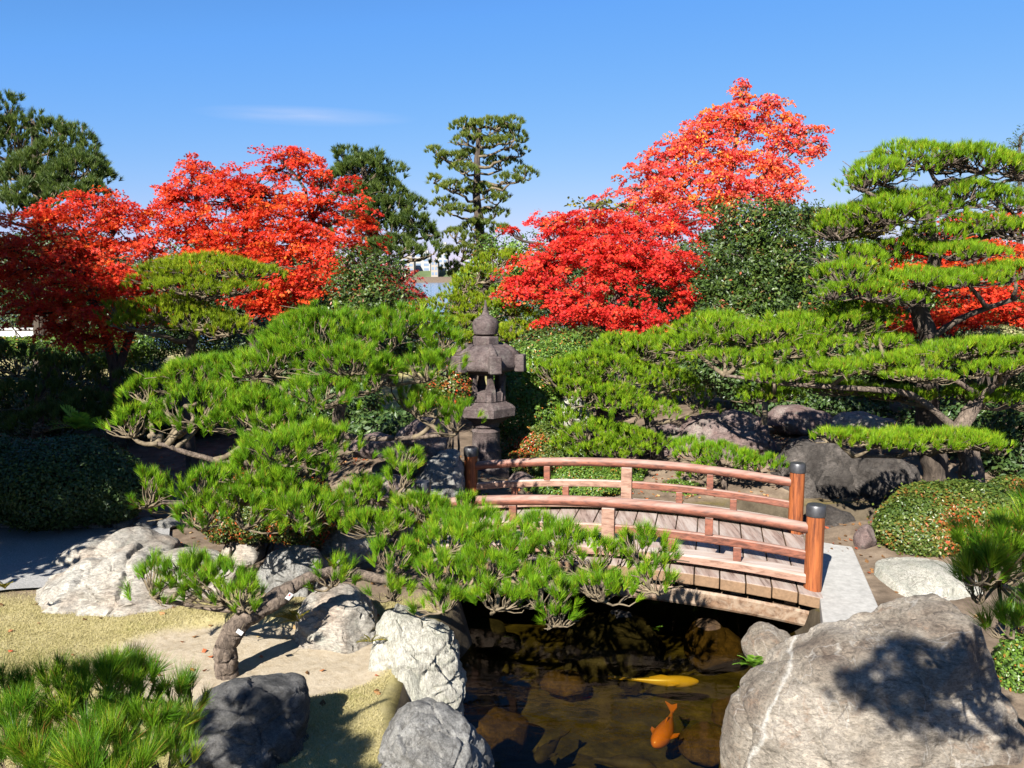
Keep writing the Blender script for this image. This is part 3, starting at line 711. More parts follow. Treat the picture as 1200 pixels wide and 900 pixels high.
for i, (x, y, rx, ry, Y, lb) in enumerate([
        (575, 860, 46, 26, 5.75, 'wide reddish brown stone under water beside the grey corner rock'),
        (560, 828, 22, 14, 6.2, 'small brown stone under water below the white upright stone'),
        (855, 836, 22, 18, 6.2, 'round brown stone under water against the huge boulder'),
        (830, 872, 36, 20, 5.7, 'wide brown stone under water right of the orange koi'),
        (660, 800, 30, 10, 6.6, 'faint pale stone under water left of the yellow koi')]):
    p = PG(x, y, -0.75)
    rock('pond_stone', lb, ell(x, y, rx, ry * 0.9, s=i), p.y, rx * M(p.y) * 0.8, MAT['rock_wet'], 100 + i, 4, 0.05, 4, 0.88, group='stones lying in the pond', cat='stone')
# the stones that edge the path
rs = np.random.RandomState(8)
edge_lb = ['first edging stone from the left end of the shaded path kerb', 'second edging stone from the left end of the shaded path kerb', 'third edging stone along the shaded path kerb, from the left', 'fourth edging stone along the shaded path kerb, from the left',
           'fifth edging stone along the shaded path kerb, from the left', 'sixth edging stone along the shaded path kerb, just left of its sunlit end', 'seventh edging stone along the shaded path kerb, close to its right end', 'last edging stone at the right end of the shaded path kerb']
for i in range(8):
    x = 8 + i * 27
    p = PG(x, 617, 0.03)
    rock('edging_stone', edge_lb[i], ell(x, 613, 13 + rs.uniform(-2, 2), 5.5 + rs.uniform(-1, 1), s=i), p.y, 0.12, MAT['rock_grey'], 130 + i, 3, 0.06, 4, group='edging stones along the path', cat='stone')

# granite slab and soil strip on the right of the bridge
def prism(name, pts, z0, z1, mat, label, cat, kind=None, bev=0.012):
    n = len(pts)
    V = [(x, y, z0) for x, y in pts] + [(x, y, z1) for x, y in pts]
    b = MB(); 
    me_f = [list(range(n - 1, -1, -1)), [i + n for i in range(n)]]
    Qs = [[i, (i + 1) % n, n + (i + 1) % n, n + i] for i in range(n)]
    f = [np.array(Qs)] + [np.array([q]) for q in me_f]
    o = mesh(name, V, f, mat, None, loc=(pts[0][0], pts[0][1], z0))
    bevel(o, bev)
    return tag(o, label, cat, kind=kind)
sl = [PG(966, 742, 0.05), PG(1032, 716, 0.05), PG(993, 627, 0.05), PG(950, 618, 0.05)]
prism('stone_slab', [(p.x, p.y) for p in sl], -0.6, 0.05, MAT['slab'], 'smooth pale granite slab at the right end of the bridge', 'slab')

# ------------------------------------------------------------------ the bridge
BO = Vector((-0.93, 8.62, 0.0)); BL, BW = 3.87, 1.82
BU = Vector((0.973, -0.23, 0)).normalized(); BV = Vector((0.23, 0.973, 0)).normalized()
def barc(s, rise=0.15):
    q = 2 * s / BL - 1
    return rise * (1 - q * q)
def BP(s, t, z): return BO + BU * s + BV * t + Vector((0, 0, z))
bridge = empty('wooden_bridge', BP(BL / 2, BW / 2, 0), 'small arched wooden footbridge with reddish railings over the koi pond', 'bridge')
bridge.rotation_euler = (0, 0, 0)
def bar(name, s0, s1, t, zc, w, h, mat, n=18, rise=0.15, parent=bridge, rnd=0.3, round_=False):
    """curved bar along the bridge, rounded rectangle section"""
    k = [(-1, -.5), (-.5 - rnd * .5, -1), (.5 + rnd * .5, -1), (1, -.5), (1, .5), (.5 + rnd * .5, 1), (-.5 - rnd * .5, 1), (-1, .5)]
    k = [(-1, -1 + rnd), (-1 + rnd, -1), (1 - rnd, -1), (1, -1 + rnd), (1, 1 - rnd), (1 - rnd, 1), (-1 + rnd, 1), (-1, 1 - rnd)]
    if round_: k = [(math.cos(q), math.sin(q)) for q in np.arange(16) * math.pi / 8]
    V = []
    for i in range(n):
        s = s0 + (s1 - s0) * i / (n - 1)
        for a, c in k: V.append(BP(s, t + a * w / 2, zc + barc(s, rise) + c * h / 2))
    m_ = len(k); Qs = []
    for i in range(n - 1):
        for j in range(m_): Qs.append([i * m_ + j, i * m_ + (j + 1) % m_, (i + 1) * m_ + (j + 1) % m_, (i + 1) * m_ + j])
    caps = np.array([list(range(m_ - 1, -1, -1)), [(n - 1) * m_ + j for j in range(m_)]])
    o = mesh(name, [tuple(v) for v in V], [np.array(Qs), caps], mat, parent, smooth=round_)
    if round_: o.data.set_sharp_from_angle(angle=R(50))
    return o
DZ = 0.06
rs = np.random.RandomState(4)
b = MB(); s = -0.28
while s < BL + 0.26:
    w = 0.226 + rs.uniform(-.008, .008)
    z = DZ + barc(s + w / 2) - 0.055 + rs.uniform(-.004, .004)
    sl_ = (barc(s + w) - barc(s)) / w
    u = (BU + Vector((0, 0, sl_))).normalized()
    b.box(BP(s + w / 2, BW / 2 + rs.uniform(-.015, .015), z), u * (w / 2), BV * (BW / 2 + 0.2), Vector((0, 0, 0.055)))
    s += w + 0.009
bevel(b.build('deck', MAT['wood_plank'], bridge), 0.008)
for t in (-0.06, BW + 0.06):
    bar('side_beam', -0.25, BL + 0.22, t, DZ - 0.27, 0.10, 0.16, MAT['wood_end'], 18, 0.15)
for s_ in np.linspace(0.2, BL - 0.2, 8):
    b = MB(); b.box(BP(s_, BW / 2, DZ - 0.15 + barc(s_)), BU * 0.05, BV * (BW / 2 + 0.05), Vector((0, 0, 0.037)))
    b.build('joist', MAT['wood_end'], bridge)
for t, red in ((0.0, 0), (BW, 1)):
    bar('top_rail', 0.07, BL - 0.07, t, 0.635, 0.115, 0.105, MAT['wood_red'], 28, 0.14, round_=True)
    h = BL / 2
    bar('middle_rail', 0.07, h - 0.06, t, 0.375, 0.05, 0.085, MAT['wood_pale'], 12, 0.14)
    bar('middle_rail', h + 0.06, BL - 0.07, t, 0.375, 0.05, 0.085, MAT['wood_red'], 12, 0.14)
    bar('base_rail', 0.07, BL - 0.07, t + (0.05 if t < 1 else -0.05), 0.155, 0.24, 0.09, MAT['wood_pale'], 24, 0.14)
    def strut(s, z0, z1, w, mat, nm):
        b = MB(); a = barc(s, .14)
        b.box(BP(s, t, (z0 + z1) / 2 + a), BU * w / 2, BV * w * 0.45, Vector((0, 0, (z1 - z0) / 2)))
        bevel(b.build(nm, mat, bridge), 0.005)
    strut(h, 0.203, 0.588, 0.125, MAT['wood_pale'], 'middle_post')
    for f in (0.25, 0.75): strut(BL * f, 0.414, 0.588, 0.075, MAT['wood_red'], 'strut')
    for f in (0.145, 0.31, 0.66, 0.82): strut(BL * f, 0.203, 0.335, 0.075, MAT['wood_red'], 'strut')
    for s_ in (0.0, BL):
        b = MB(); b.lathe([(0.083, -0.05), (0.083, 0.775)], BP(s_, t, 0), 28)
        po = b.build('post', MAT['wood_post'], bridge, smooth=False)
        po.data.set_sharp_from_angle(angle=R(40)); 
        for pg in po.data.polygons: pg.use_smooth = True
        b = MB(); b.lathe([(0.090, 0.772), (0.0905, 0.785), (0.0905, 0.858), (0.080, 0.876), (0.0, 0.882)], BP(s_, t, 0), 28)
        cpo = b.build('post_cap', MAT['cap'], po, smooth=True); cpo.data.set_sharp_from_angle(angle=R(40))

# ------------------------------------------------------------------ the stone lantern
LY = 11.9
lc = PX(569.5, 480, LY); LX = lc.x
def lz(py): return PX(569.5, py, LY).z
mpx = M(LY)
zb = gz(LX, LY)
lantern = empty('stone_lantern', (LX, LY, zb), 'weathered purple grey hexagonal stone lantern behind the bridge', 'lantern')
HR = R(-90 + 16)                # one corner 16 degrees right of facing the camera
C0 = (LX, LY, 0)
def hexl(prof, name, parent=lantern, k=6, rot=HR, bev=0.01, mat=None):
    b = MB(); b.lathe(prof, C0, k, rot)
    o = b.build(name, mat or MAT['lantern'], parent)
    if bev: bevel(o, bev)
    return o
def rnd_l(prof, name, parent=lantern):
    b = MB(); b.lathe(prof, C0, 32)
    o = b.build(name, MAT['lantern'], parent, smooth=True); o.data.set_sharp_from_angle(angle=R(42)); return o
px_m = lambda v: v * mpx * 1.05
rnd_l([(px_m(9), lz(393)), (px_m(13), lz(391)), (px_m(14.4), lz(385)), (px_m(14.4), lz(378)), (px_m(12.4), lz(374)), (px_m(8), lz(371.2)), (px_m(4.4), lz(368.5)), (px_m(2.6), lz(364)), (px_m(1.7), lz(358)), (px_m(0.6), lz(352))], 'finial')
hexl([(px_m(15), lz(404)), (px_m(15), lz(395)), (px_m(13), lz(393.3))], 'finial_base')
roof = hexl([(px_m(22), lz(436)), (px_m(37), lz(432)), (px_m(39.5), lz(427)), (px_m(37), lz(418)), (px_m(32.5), lz(409)), (px_m(24), lz(404.5)), (px_m(12), lz(403))], 'roof', bev=0.02)
for k in range(6):              # upturned scroll blocks at the corners
    a = HR + k * math.pi / 3
    rd = Vector((math.cos(a), math.sin(a), 0)); tg = Vector((-math.sin(a), math.cos(a), 0))
    b = MB()
    b.box(Vector((LX, LY, lz(424))) + rd * px_m(39.5), rd * px_m(5.4), tg * px_m(6.5), Vector((0, 0, px_m(9.5))))
    bevel(b.build('scroll', MAT['lantern'], roof), 0.018, 3)
    b = MB()                    # rib from the scroll up the roof
    b.tube([Vector((LX, LY, lz(404))) + rd * px_m(20), Vector((LX, LY, lz(409))) + rd * px_m(28), Vector((LX, LY, lz(417))) + rd * px_m(35)], [px_m(3), px_m(4.2), px_m(5.5)], 8)
    b.build('rib', MAT['lantern'], roof, smooth=True)
    a2 = a + math.pi / 6        # raised petal on each roof face
    rd2 = Vector((math.cos(a2), math.sin(a2), 0)); tg2 = Vector((-math.sin(a2), math.cos(a2), 0))
    b = MB(); pts = []
    for q in np.linspace(0, math.pi, 9):
        pts.append(Vector((LX, LY, lz(424) + px_m(13) * math.sin(q))) + rd2 * px_m(32.0 - 7.0 * math.sin(q)) + tg2 * px_m(6.5 * math.cos(q)))
    b.tube(pts, px_m(1.1), 6); b.build('petal', MAT['lantern'], roof, smooth=True)
fb = hexl([(px_m(23), lz(469)), (px_m(23), lz(457.5)), (px_m(18), lz(457.3))], 'firebox', bev=0.008)
hexl([(px_m(18), lz(438.5)), (px_m(22), lz(438)), (px_m(22.5), lz(434.5))], 'firebox_lintel', fb, bev=0.004)
for k in range(6):
    a = HR + k * math.pi / 3
    rd = Vector((math.cos(a), math.sin(a), 0)); tg = Vector((-math.sin(a), math.cos(a), 0))
    b = MB(); b.box(Vector((LX, LY, (lz(457.6) + lz(437.8)) / 2)) + rd * px_m(19.2), rd * px_m(2.2), tg * px_m(3.4), Vector((0, 0, (lz(437.8) - lz(457.6)) / 2)))
    bevel(b.build('pillar', MAT['lantern'], fb), 0.006)
    b = MB()                    # carved petal shield rising at each corner
    base = Vector((LX, LY, lz(468))) + rd * px_m(22.6)
    V = []
    prof = [(-8, 0), (-7, 12), (-4.6, 20), (-2.2, 25), (0, 28), (2.2, 25), (4.6, 20), (7, 12), (8, 0)]
    for dd in (0, 1):
        for x, z in prof: V.append(base + tg * px_m(x) * 0.8 + Vector((0, 0, px_m(z))) + rd * px_m((1.4 if dd else -1.6) - abs(x) * 0.42))
    nP = len(prof); Qs = [[i, i + 1, nP + i + 1, nP + i] for i in range(nP - 1)]
    f = [np.array(Qs), np.array([list(range(nP - 1, -1, -1)), list(range(nP, 2 * nP))])]
    mesh('shield', [tuple(v) for v in V], f, MAT['lantern'], fb)
hexl([(px_m(17), lz(495)), (px_m(28), lz(488)), (px_m(33.5), lz(485.5)), (px_m(34), lz(476)), (px_m(31), lz(473)), (px_m(24), lz(470)), (px_m(24), lz(469.2))], 'platform', bev=0.012)
rnd_l([(px_m(15), lz(499)), (px_m(15.5), lz(494.5))], 'neck')
rnd_l([(px_m(17.5), zb - 0.05), (px_m(17.5), lz(546)), (px_m(15.8), lz(543)), (px_m(16), lz(538)), (px_m(17.2), lz(537)), (px_m(17.2), lz(526)), (px_m(16.2), lz(525)), (px_m(15.6), lz(520)), (px_m(15.6), lz(506)), (px_m(16.4), lz(504.5)), (px_m(15.5), lz(502)), (px_m(8), lz(498.5))], 'shaft')
b = MB(); b.lathe([(px_m(27), zb - 0.1), (px_m(27), zb + .06), (px_m(22), zb + .10)], C0, 6, HR); bevel(b.build('base', MAT['lantern'], lantern), 0.01)

# ------------------------------------------------------------------ vegetation builders
def unit(a): return a / (np.linalg.norm(a, axis=-1, keepdims=True) + 1e-9)

def needles(P, A, L, nn, w, rs, spread=0.62, trnd=None):
    """bundles of thin needles: P tuft ends (n,3), A tuft axes (n,3)"""
    n = len(P)
    lens = L * rs.uniform(0.75, 1.12, (n, nn, 1)) * rs.uniform(0.65, 1.2, (n, 1, 1))
    A3 = A[:, None, :]
    rd = rs.normal(size=(n, nn, 3)); rd = unit(rd - (rd * A3).sum(-1, keepdims=True) * A3)
    sprd = spread * rs.uniform(0.25, 1.25, (n, nn, 1))
    D = unit(A3 + rd * sprd + np.array([0, 0, 0.10]))
    base = P[:, None] - A3 * (rs.uniform(0, 1, (n, nn, 1)) * L * 0.55) + rd * L * 0.03
    tip = base + D * lens - np.array([0, 0, 1.0]) * lens * 0.05
    side = unit(np.cross(D, rs.normal(size=(n, nn, 3)))) * w * 0.5
    V = np.stack([base - side, base + side, tip], 2).reshape(-1, 3)
    Fc = np.arange(n * nn * 3).reshape(-1, 3)
    if trnd is None: trnd = rs.uniform(0, 1, n)
    r = np.clip(trnd[:, None] * 0.55 + rs.uniform(0, 1, (n, nn)) * 0.42, 0, 0.94)
    r = np.where(rs.uniform(0, 1, (n, nn)) < 0.035, 1.0, r).ravel()
    return V, Fc, r

def wig(p0, p1, n, amp, rs, sag=0.0):
    p0, p1 = np.array(tuple(p0)), np.array(tuple(p1))
    t = np.linspace(0, 1, n)[:, None]
    P = p0 + (p1 - p0) * t
    d = np.linalg.norm(p1 - p0)
    k = rs.normal(size=(n, 3)) * amp * d
    k[0] = 0; k[-1] = 0
    if n > 3: k[1:-1] = (k[:-2] + 2 * k[1:-1] + k[2:]) / 3
    P = P + k; P[:, 2] -= sag * d * (4 * t[:, 0] * (1 - t[:, 0]))
    return P

def pad_surface(C, rx, ry, rz, n, rs):
    th = rs.uniform(0, 2 * np.pi, n); r = np.sqrt(rs.uniform(0, 1, n))
    ph = rs.uniform(0, 6.28, 4)
    e = 1 + .16 * np.sin(2 * th + ph[0]) + .13 * np.sin(3 * th + ph[1]) + .09 * np.sin(7 * th + ph[2])
    x, y = r * e * np.cos(th), r * e * np.sin(th)
    lump = 0.30 * np.sin(x * 4.5 + ph[1]) * np.sin(y * 4.1 + ph[2]) + 0.12 * rs.normal(size=n)
    h = np.sqrt(np.clip(1 - r * r, 0, 1))
    tl = rs.uniform(-.5, .5, 2)
    z = rz * (1.55 * h * (1 + 0.4 * lump) - 0.62 + 0.22 * lump + tl[0] * x + tl[1] * y)
    g_ = np.sin(x * 6.3 + ph[3]) * np.sin(y * 5.7 + ph[0]) + 0.5 * np.sin(x * 11 + ph[1]) * np.sin(y * 12 + ph[3])
    keep = (g_ > -0.55) | (rs.uniform(0, 1, n) < 0.35)
    x, y, z, h, r = x[keep], y[keep], z[keep], h[keep], r[keep]; n = len(x)
    P = np.array(tuple(C)) + np.stack([rx * x, ry * y, z], -1)
    N = np.stack([x / rx, y / ry, h / max(rz, .12) * 0.55], -1)
    A = unit(unit(N) * 0.60 + np.array([0, 0, .95]) + rs.normal(size=(n, 3)) * 0.25)
    return P, A, r

NT = [0]
def pine(name, label, group, trunks, pads, mat, bark, L=0.11, gap=0.075, nn=40, w=0.004, seed=0, twigs=14, spread=0.62, depthk=0.8, limb_r=0.03, twig_r=0.008, zk=1.15, grow=1.04, base=None, cat='pine tree', twigmat=None):
    """trunks: list of (pixel path [(px,py,Y)..], r0, r1); pads: (px,py,rx,ry,Y) clouds of needles"""
    rs = np.random.RandomState(seed)
    T = []
    for path_, r0, r1 in trunks:
        P = np.array([tuple(PX(*p)) if len(p) == 3 else p[0] for p in path_])
        if not T: P[0, 2] = gz(P[0, 0], P[0, 1]) - 0.05
        n = len(P); t = np.linspace(0, 1, (n - 1) * 6 + 1)
        Q_ = np.stack([np.interp(t, np.linspace(0, 1, n), P[:, k]) for k in range(3)], -1)
        for _ in range(3): Q_[1:-1] = (Q_[:-2] + 2 * Q_[1:-1] + Q_[2:]) / 4
        Q_[1:-1] += rs.normal(size=Q_[1:-1].shape) * r0 * 0.06
        rr = r0 + (r1 - r0) * t; rr = rr * (1 + 0.05 * rs.normal(size=len(t)))
        rr[0] *= 1.25 if not T else 1
        T.append((Q_, rr))
    b0 = T[0][0][0]
    root = empty(name, (b0[0], b0[1], b0[2] + 0.05), label, cat, group)
    r0_ = [t_[1] for t_ in trunks]
    for k, (Q_, rr) in enumerate(T):
        tt = np.linspace(0, 1, len(Q_)); t2 = np.linspace(0, 1, len(Q_) * 4)
        Q2 = np.stack([np.interp(t2, tt, Q_[:, i]) for i in range(3)], -1); r2 = np.interp(t2, tt, rr)
        for _ in range(2): Q2[1:-1] = (Q2[:-2] + 2 * Q2[1:-1] + Q2[2:]) / 4
        b = MB(); b.tube(Q2, r2, 22 if r0_[k] > 0.06 else 10)
        if r0_[k] > 0.06:
            W = b.V[0]; nk = len(Q2) * 22; cen = np.repeat(Q2, 22, 0); rad_ = W[:nk] - cen
            th_ = np.tile(np.arange(22) * 2 * np.pi / 22, len(Q2))
            for i in range(nk):
                q = Vector((math.cos(th_[i]) * 2.4, math.sin(th_[i]) * 2.4, (i // 22) * 0.030 + k * 9))
                W[i] += rad_[i] * (0.20 * mnoise.fractal(q, 0.7, 2.3, 5))
        b.build('trunk' if k == 0 else 'limb', bark, root, smooth=True)
    allT = np.concatenate([q for q, _ in T])
    tw = MB()
    for (px, py, rx, ry, Y) in pads:
        m_ = M(Y); C = np.array(tuple(PX(px, py, Y)))
        rxm, rzm = rx * m_ * grow, ry * m_ * zk * 1.05
        down = (CAMZ - C[2]) / Y
        rym = min(rxm * depthk, 0.9)
        rzm = max(rzm - max(down, 0) * rym * 0.45, rzm * 0.42)
        gap_ = gap * 0.88
        n = max(8, int(math.pi * rxm * rym * 1.25 / gap_ ** 2))
        P, A, r = pad_surface(C, rxm, rym, rzm, n, rs)
        n = len(P)
        V, Fc, rn = needles(P, A, L, int(nn * 1.25), w * 1.25, rs, spread)
        mesh('needle_pad', V, Fc, mat, root, rnd=rn)
        # limb from the nearest lower trunk point to the pad, twigs fanning out underneath
        under = C + np.array([0, 0, -0.62 * rzm - L * 0.25])
        cost = np.linalg.norm(allT - under, axis=1) + 1.2 * np.maximum(allT[:, 2] - under[2], 0) + 1.6 * np.maximum(under[2] - allT[:, 2] - 0.7 * np.hypot(allT[:, 0] - under[0], allT[:, 1] - under[1]), 0)
        a = allT[np.argmin(cost)]
        d = np.linalg.norm(under - a)
        if d > 0.12:
            lp = wig(a, under, max(5, int(d / 0.12)), 0.055, rs, 0.06)
            tw.tube(lp, np.linspace(min(limb_r, 0.02 + d * 0.03), limb_r * 0.5, len(lp)), 6)
        idx = rs.choice(n, min(n, int(twigs * .7) + int(n * 0.03)), replace=False)
        for q in idx:
            end = P[q] - A[q] * L * 0.4
            mid = under + (end - under) * 0.5 + np.array([0, 0, -0.12 * abs(end[2] - under[2]) - 0.02])
            p1 = wig(under, mid, 4, 0.10, rs); p2 = wig(mid, end, 4, 0.10, rs)
            pt = np.concatenate([p1, p2[1:]])
            tw.tube(pt, np.linspace(twig_r * 1.5, twig_r * 0.6, len(pt)), 4, cap=False)
            for _ in range(2):
                e2 = end + rs.normal(size=3) * np.array([rxm, rym, rzm]) * 0.22
                tw.tube(wig(pt[3], e2, 4, 0.12, rs), np.linspace(twig_r, twig_r * 0.5, 4), 3, cap=False)
    if tw.n: tw.build('branches', twigmat or MAT['twig'], root, smooth=True)
    return root

def leaf_quads(C, N, ln, wd, rs, fold=0.0):
    n = len(C)
    A = unit(np.cross(N, rs.normal(size=(n, 3)))); B = np.cross(N, A)
    l_ = (ln * rs.uniform(0.7, 1.25, (n, 1))); w_ = (wd * rs.uniform(0.7, 1.25, (n, 1)))
    V = np.stack([C - A * l_ * .5, C + B * w_ * .5 - N * fold * w_, C + A * l_ * .5, C - B * w_ * .5 - N * fold * w_], 1).reshape(-1, 3)
    return V, np.arange(n * 4).reshape(-1, 4)

def leaf_stars(C, N, size, rs):
    """five-lobed leaf drawn as three crossing slivers"""
    n = len(C)
    A = unit(np.cross(N, rs.normal(size=(n, 3)))); B = np.cross(N, A)
    Vs = []
    for ang in (0.0, 1.05, 2.09):
        d = A * math.cos(ang) + B * math.sin(ang); e = np.cross(N, d)
        s = size * rs.uniform(0.75, 1.2, (n, 1))
        Vs.append(np.stack([C - d * s * .5, C + e * s * .17, C + d * s * .5, C - e * s * .17], 1))
    V = np.stack(Vs, 1).reshape(-1, 3)
    return V, np.arange(n * 12).reshape(-1, 4)

def sprays(C, rx, ry, rz, ns, nl, sr, flat, rs, shell=2.4, up=1.0, outw=0.5, jit=0.5):
    """leaf centres and normals of ns leaf sprays spread through an ellipsoid"""
    d = unit(rs.normal(size=(ns, 3))); rr = rs.uniform(0, 1, (ns, 1)) ** (1 / shell)
    rr = rr * (1 + 0.12 * rs.normal(size=(ns, 1)))
    out_ = rs.uniform(0, 1, (ns, 1)) < 0.17       # a few sprays stand out of the crown
    rr = np.where(out_, rr * rs.uniform(1.1, 1.6, (ns, 1)), rr)
    S = np.array(tuple(C)) + d * rr * np.array([rx, ry, rz])
    SN = unit(d * outw + np.array([0, 0, up]) + rs.normal(size=(ns, 3)) * 0.25)
    U = unit(np.cross(SN, rs.normal(size=(ns, 3)))); W = np.cross(SN, U)
    sz = sr * rs.uniform(0.6, 1.3, (ns, 1, 1))
    a = rs.uniform(0, 2 * np.pi, (ns, nl, 1)); q = np.sqrt(rs.uniform(0, 1, (ns, nl, 1)))
    Lc = S[:, None] + sz * (q * np.cos(a) * U[:, None] + q * np.sin(a) * W[:, None] * 0.8 + rs.normal(size=(ns, nl, 1)) * flat * SN[:, None])
    Lc[..., 2:] -= (sz * q * q * 0.25)
    LN = unit(SN[:, None] + rs.normal(size=(ns, nl, 3)) * jit)
    return S, Lc.reshape(-1, 3), LN.reshape(-1, 3)

def leafy(name, label, cat, group, trunks, blobs, mat, bark, seed, leaf=0.06, dens=1.0, sr=0.32, nl=46, flat=0.10, up=1.0, outw=0.45, jit=0.55, depthk=0.8, star=False, branch=True, wratio=0.62, shell=2.4, br=0.035, crown='crown', twig=5, basez=None, cbias=None):
    """trunks: pixel paths; blobs (px,py,rx,ry,Y[,rnd shift]) make the crown"""
    rs = np.random.RandomState(seed)
    T = []
    for path_, r0, r1 in trunks:
        P = np.array([tuple(PX(*p)) for p in path_])
        if not T: P[0, 2] = gz(P[0, 0], P[0, 1]) - 0.1
        n = len(P); t = np.linspace(0, 1, (n - 1) * 5 + 1)
        Q_ = np.stack([np.interp(t, np.linspace(0, 1, n), P[:, k]) for k in range(3)], -1)
        for _ in range(2): Q_[1:-1] = (Q_[:-2] + 2 * Q_[1:-1] + Q_[2:]) / 4
        T.append((Q_, r0 + (r1 - r0) * t))
    b0 = T[0][0][0]
    root = empty(name, (b0[0], b0[1], b0[2] + 0.1), label, cat, group)
    for k, (Q_, rr) in enumerate(T):
        b = MB(); b.tube(Q_, rr, 9); b.build('trunk' if k == 0 else 'limb', bark, root, smooth=True)
    allT = np.concatenate([q for q, _ in T])
    tw = MB(); Vs, Fs, Rs, nv = [], [], [], 0
    for bl in blobs:
        px, py, rx, ry, Y = bl[:5]; sh = bl[5] if len(bl) > 5 else 0.0
        m_ = M(Y); C = np.array(tuple(PX(px, py, Y))); a, c = rx * m_, ry * m_
        dy = min(max(a, c) * depthk, 1.8)
        ns = max(4, int(dens * 4 * math.pi * ((a * c) ** 1.6 / 3 + (a * dy) ** 1.6 / 3 + (c * dy) ** 1.6 / 3) ** (1 / 1.6) * 0.75 / (sr * sr * 1.4)))
        S, Lc, LN = sprays(C, a, dy, c, ns, nl, sr, flat, rs, shell, up, outw, jit)
        V, Fc = leaf_stars(Lc, LN, leaf, rs) if star else leaf_quads(Lc, LN, leaf, leaf * wratio, rs, 0.08)
        rp = 3 if star else 1
        r = np.clip(np.repeat(rs.uniform(0, .55, ns), nl) + rs.uniform(0, .5, ns * nl) + sh, 0, 1)
        Vs.append(V); Fs.append(Fc + nv); nv += len(V); Rs.append(np.repeat(r, rp))
        if branch:
            cost = np.linalg.norm(allT - C, axis=1) + 0.9 * np.maximum(allT[:, 2] - C[2], 0)
            a0 = allT[np.argmin(cost)]
            lp = wig(a0, C, 8, 0.06, rs, -0.04)
            tw.tube(lp, np.linspace(br, br * 0.4, 8), 6)
            for q in rs.choice(ns, min(ns, twig), replace=False):
                tw.tube(wig(lp[5], S[q], 6, 0.06, rs, -0.03), np.linspace(br * 0.45, br * 0.12, 6), 4, cap=False)
    mesh(crown, np.concatenate(Vs), np.concatenate(Fs), mat, root, rnd=np.concatenate(Rs))
    if tw.n: tw.build('branches', bark, root, smooth=True)
    return root

def mound(name, label, cat, group, blobs, mat, seed, leaf=0.04, cover=3.0, stems=6, depthk=0.8, wratio=0.55, thick=0.10, lump=0.08, jit=0.6, clump=0.0):
    """clipped shrub: leaves through a thin shell of a rounded mound, stems from the ground.  blobs: (px,py,rx,ry,Y) with the base at py+ry"""
    rs = np.random.RandomState(seed)
    Vs, Fs, Rs, nv = [], [], [], 0
    st = MB(); first = None
    for px, py, rx, ry, Y in blobs:
        m_ = M(Y); C = np.array(tuple(PX(px, py, Y))); a, c = rx * m_, ry * m_
        dy = min(max(a, c) * depthk, 1.6)
        g = gz(C[0], C[1])
        if first is None: first = (C[0], C[1], g)
        area = 4 * math.pi * ((a * c) ** 1.6 / 3 + (a * dy) ** 1.6 / 3 + (c * dy) ** 1.6 / 3) ** (1 / 1.6)
        n = int(cover * area / (leaf * leaf * wratio * 0.6))
        d = unit(rs.normal(size=(n, 3)))
        ph = rs.uniform(0, 6.28, 6)
        lm = 1 + lump * (np.sin(d[:, 0] * 5 + ph[0]) * np.sin(d[:, 2] * 5 + ph[1]) + np.sin(d[:, 1] * 9 + ph[2]) * np.sin(d[:, 0] * 10 + ph[3]) * 0.6)
        rr = (1 - np.abs(rs.normal(size=n)) * thick) * lm
        rr = np.where(rs.uniform(0, 1, n) < 0.03, rr * rs.uniform(1.03, 1.13, n), rr)
        P = C + d * rr[:, None] * np.array([a, dy, c])
        N = unit(unit(d / np.array([a, dy, c])) + np.array([0, 0, .4]) + rs.normal(size=(n, 3)) * jit)
        V, Fc = leaf_quads(P, N, leaf, leaf * wratio, rs, 0.1)
        f1, f2, f3 = rs.uniform(2, 4, 3) / max(a, .3)
        cl = 0.5 + 0.25 * (np.sin(P[:, 0] * f1 + ph[4]) + np.sin(P[:, 1] * f2 + P[:, 2] * f3 + ph[5]))
        r = np.clip(rs.uniform(0, 1, n) * (1 - clump) + cl * clump, 0, 1)
        Vs.append(V); Fs.append(Fc + nv); nv += len(V); Rs.append(r)
        for _ in range(stems):
            e = C + unit(rs.normal(size=3)) * np.array([a, dy, c]) * 0.75
            s0 = np.array([C[0] + rs.uniform(-.12, .12), C[1] + rs.uniform(-.12, .12), g - 0.05])
            st.tube(wig(s0, e, 6, 0.05, rs), np.linspace(0.02, 0.006, 6), 5, cap=False)
    root = empty(name, first, label, cat, group)
    mesh('foliage', np.concatenate(Vs), np.concatenate(Fs), mat, root, rnd=np.concatenate(Rs))
    if st.n: st.build('stems', MAT['bark_dark'], root, smooth=True)
    return root

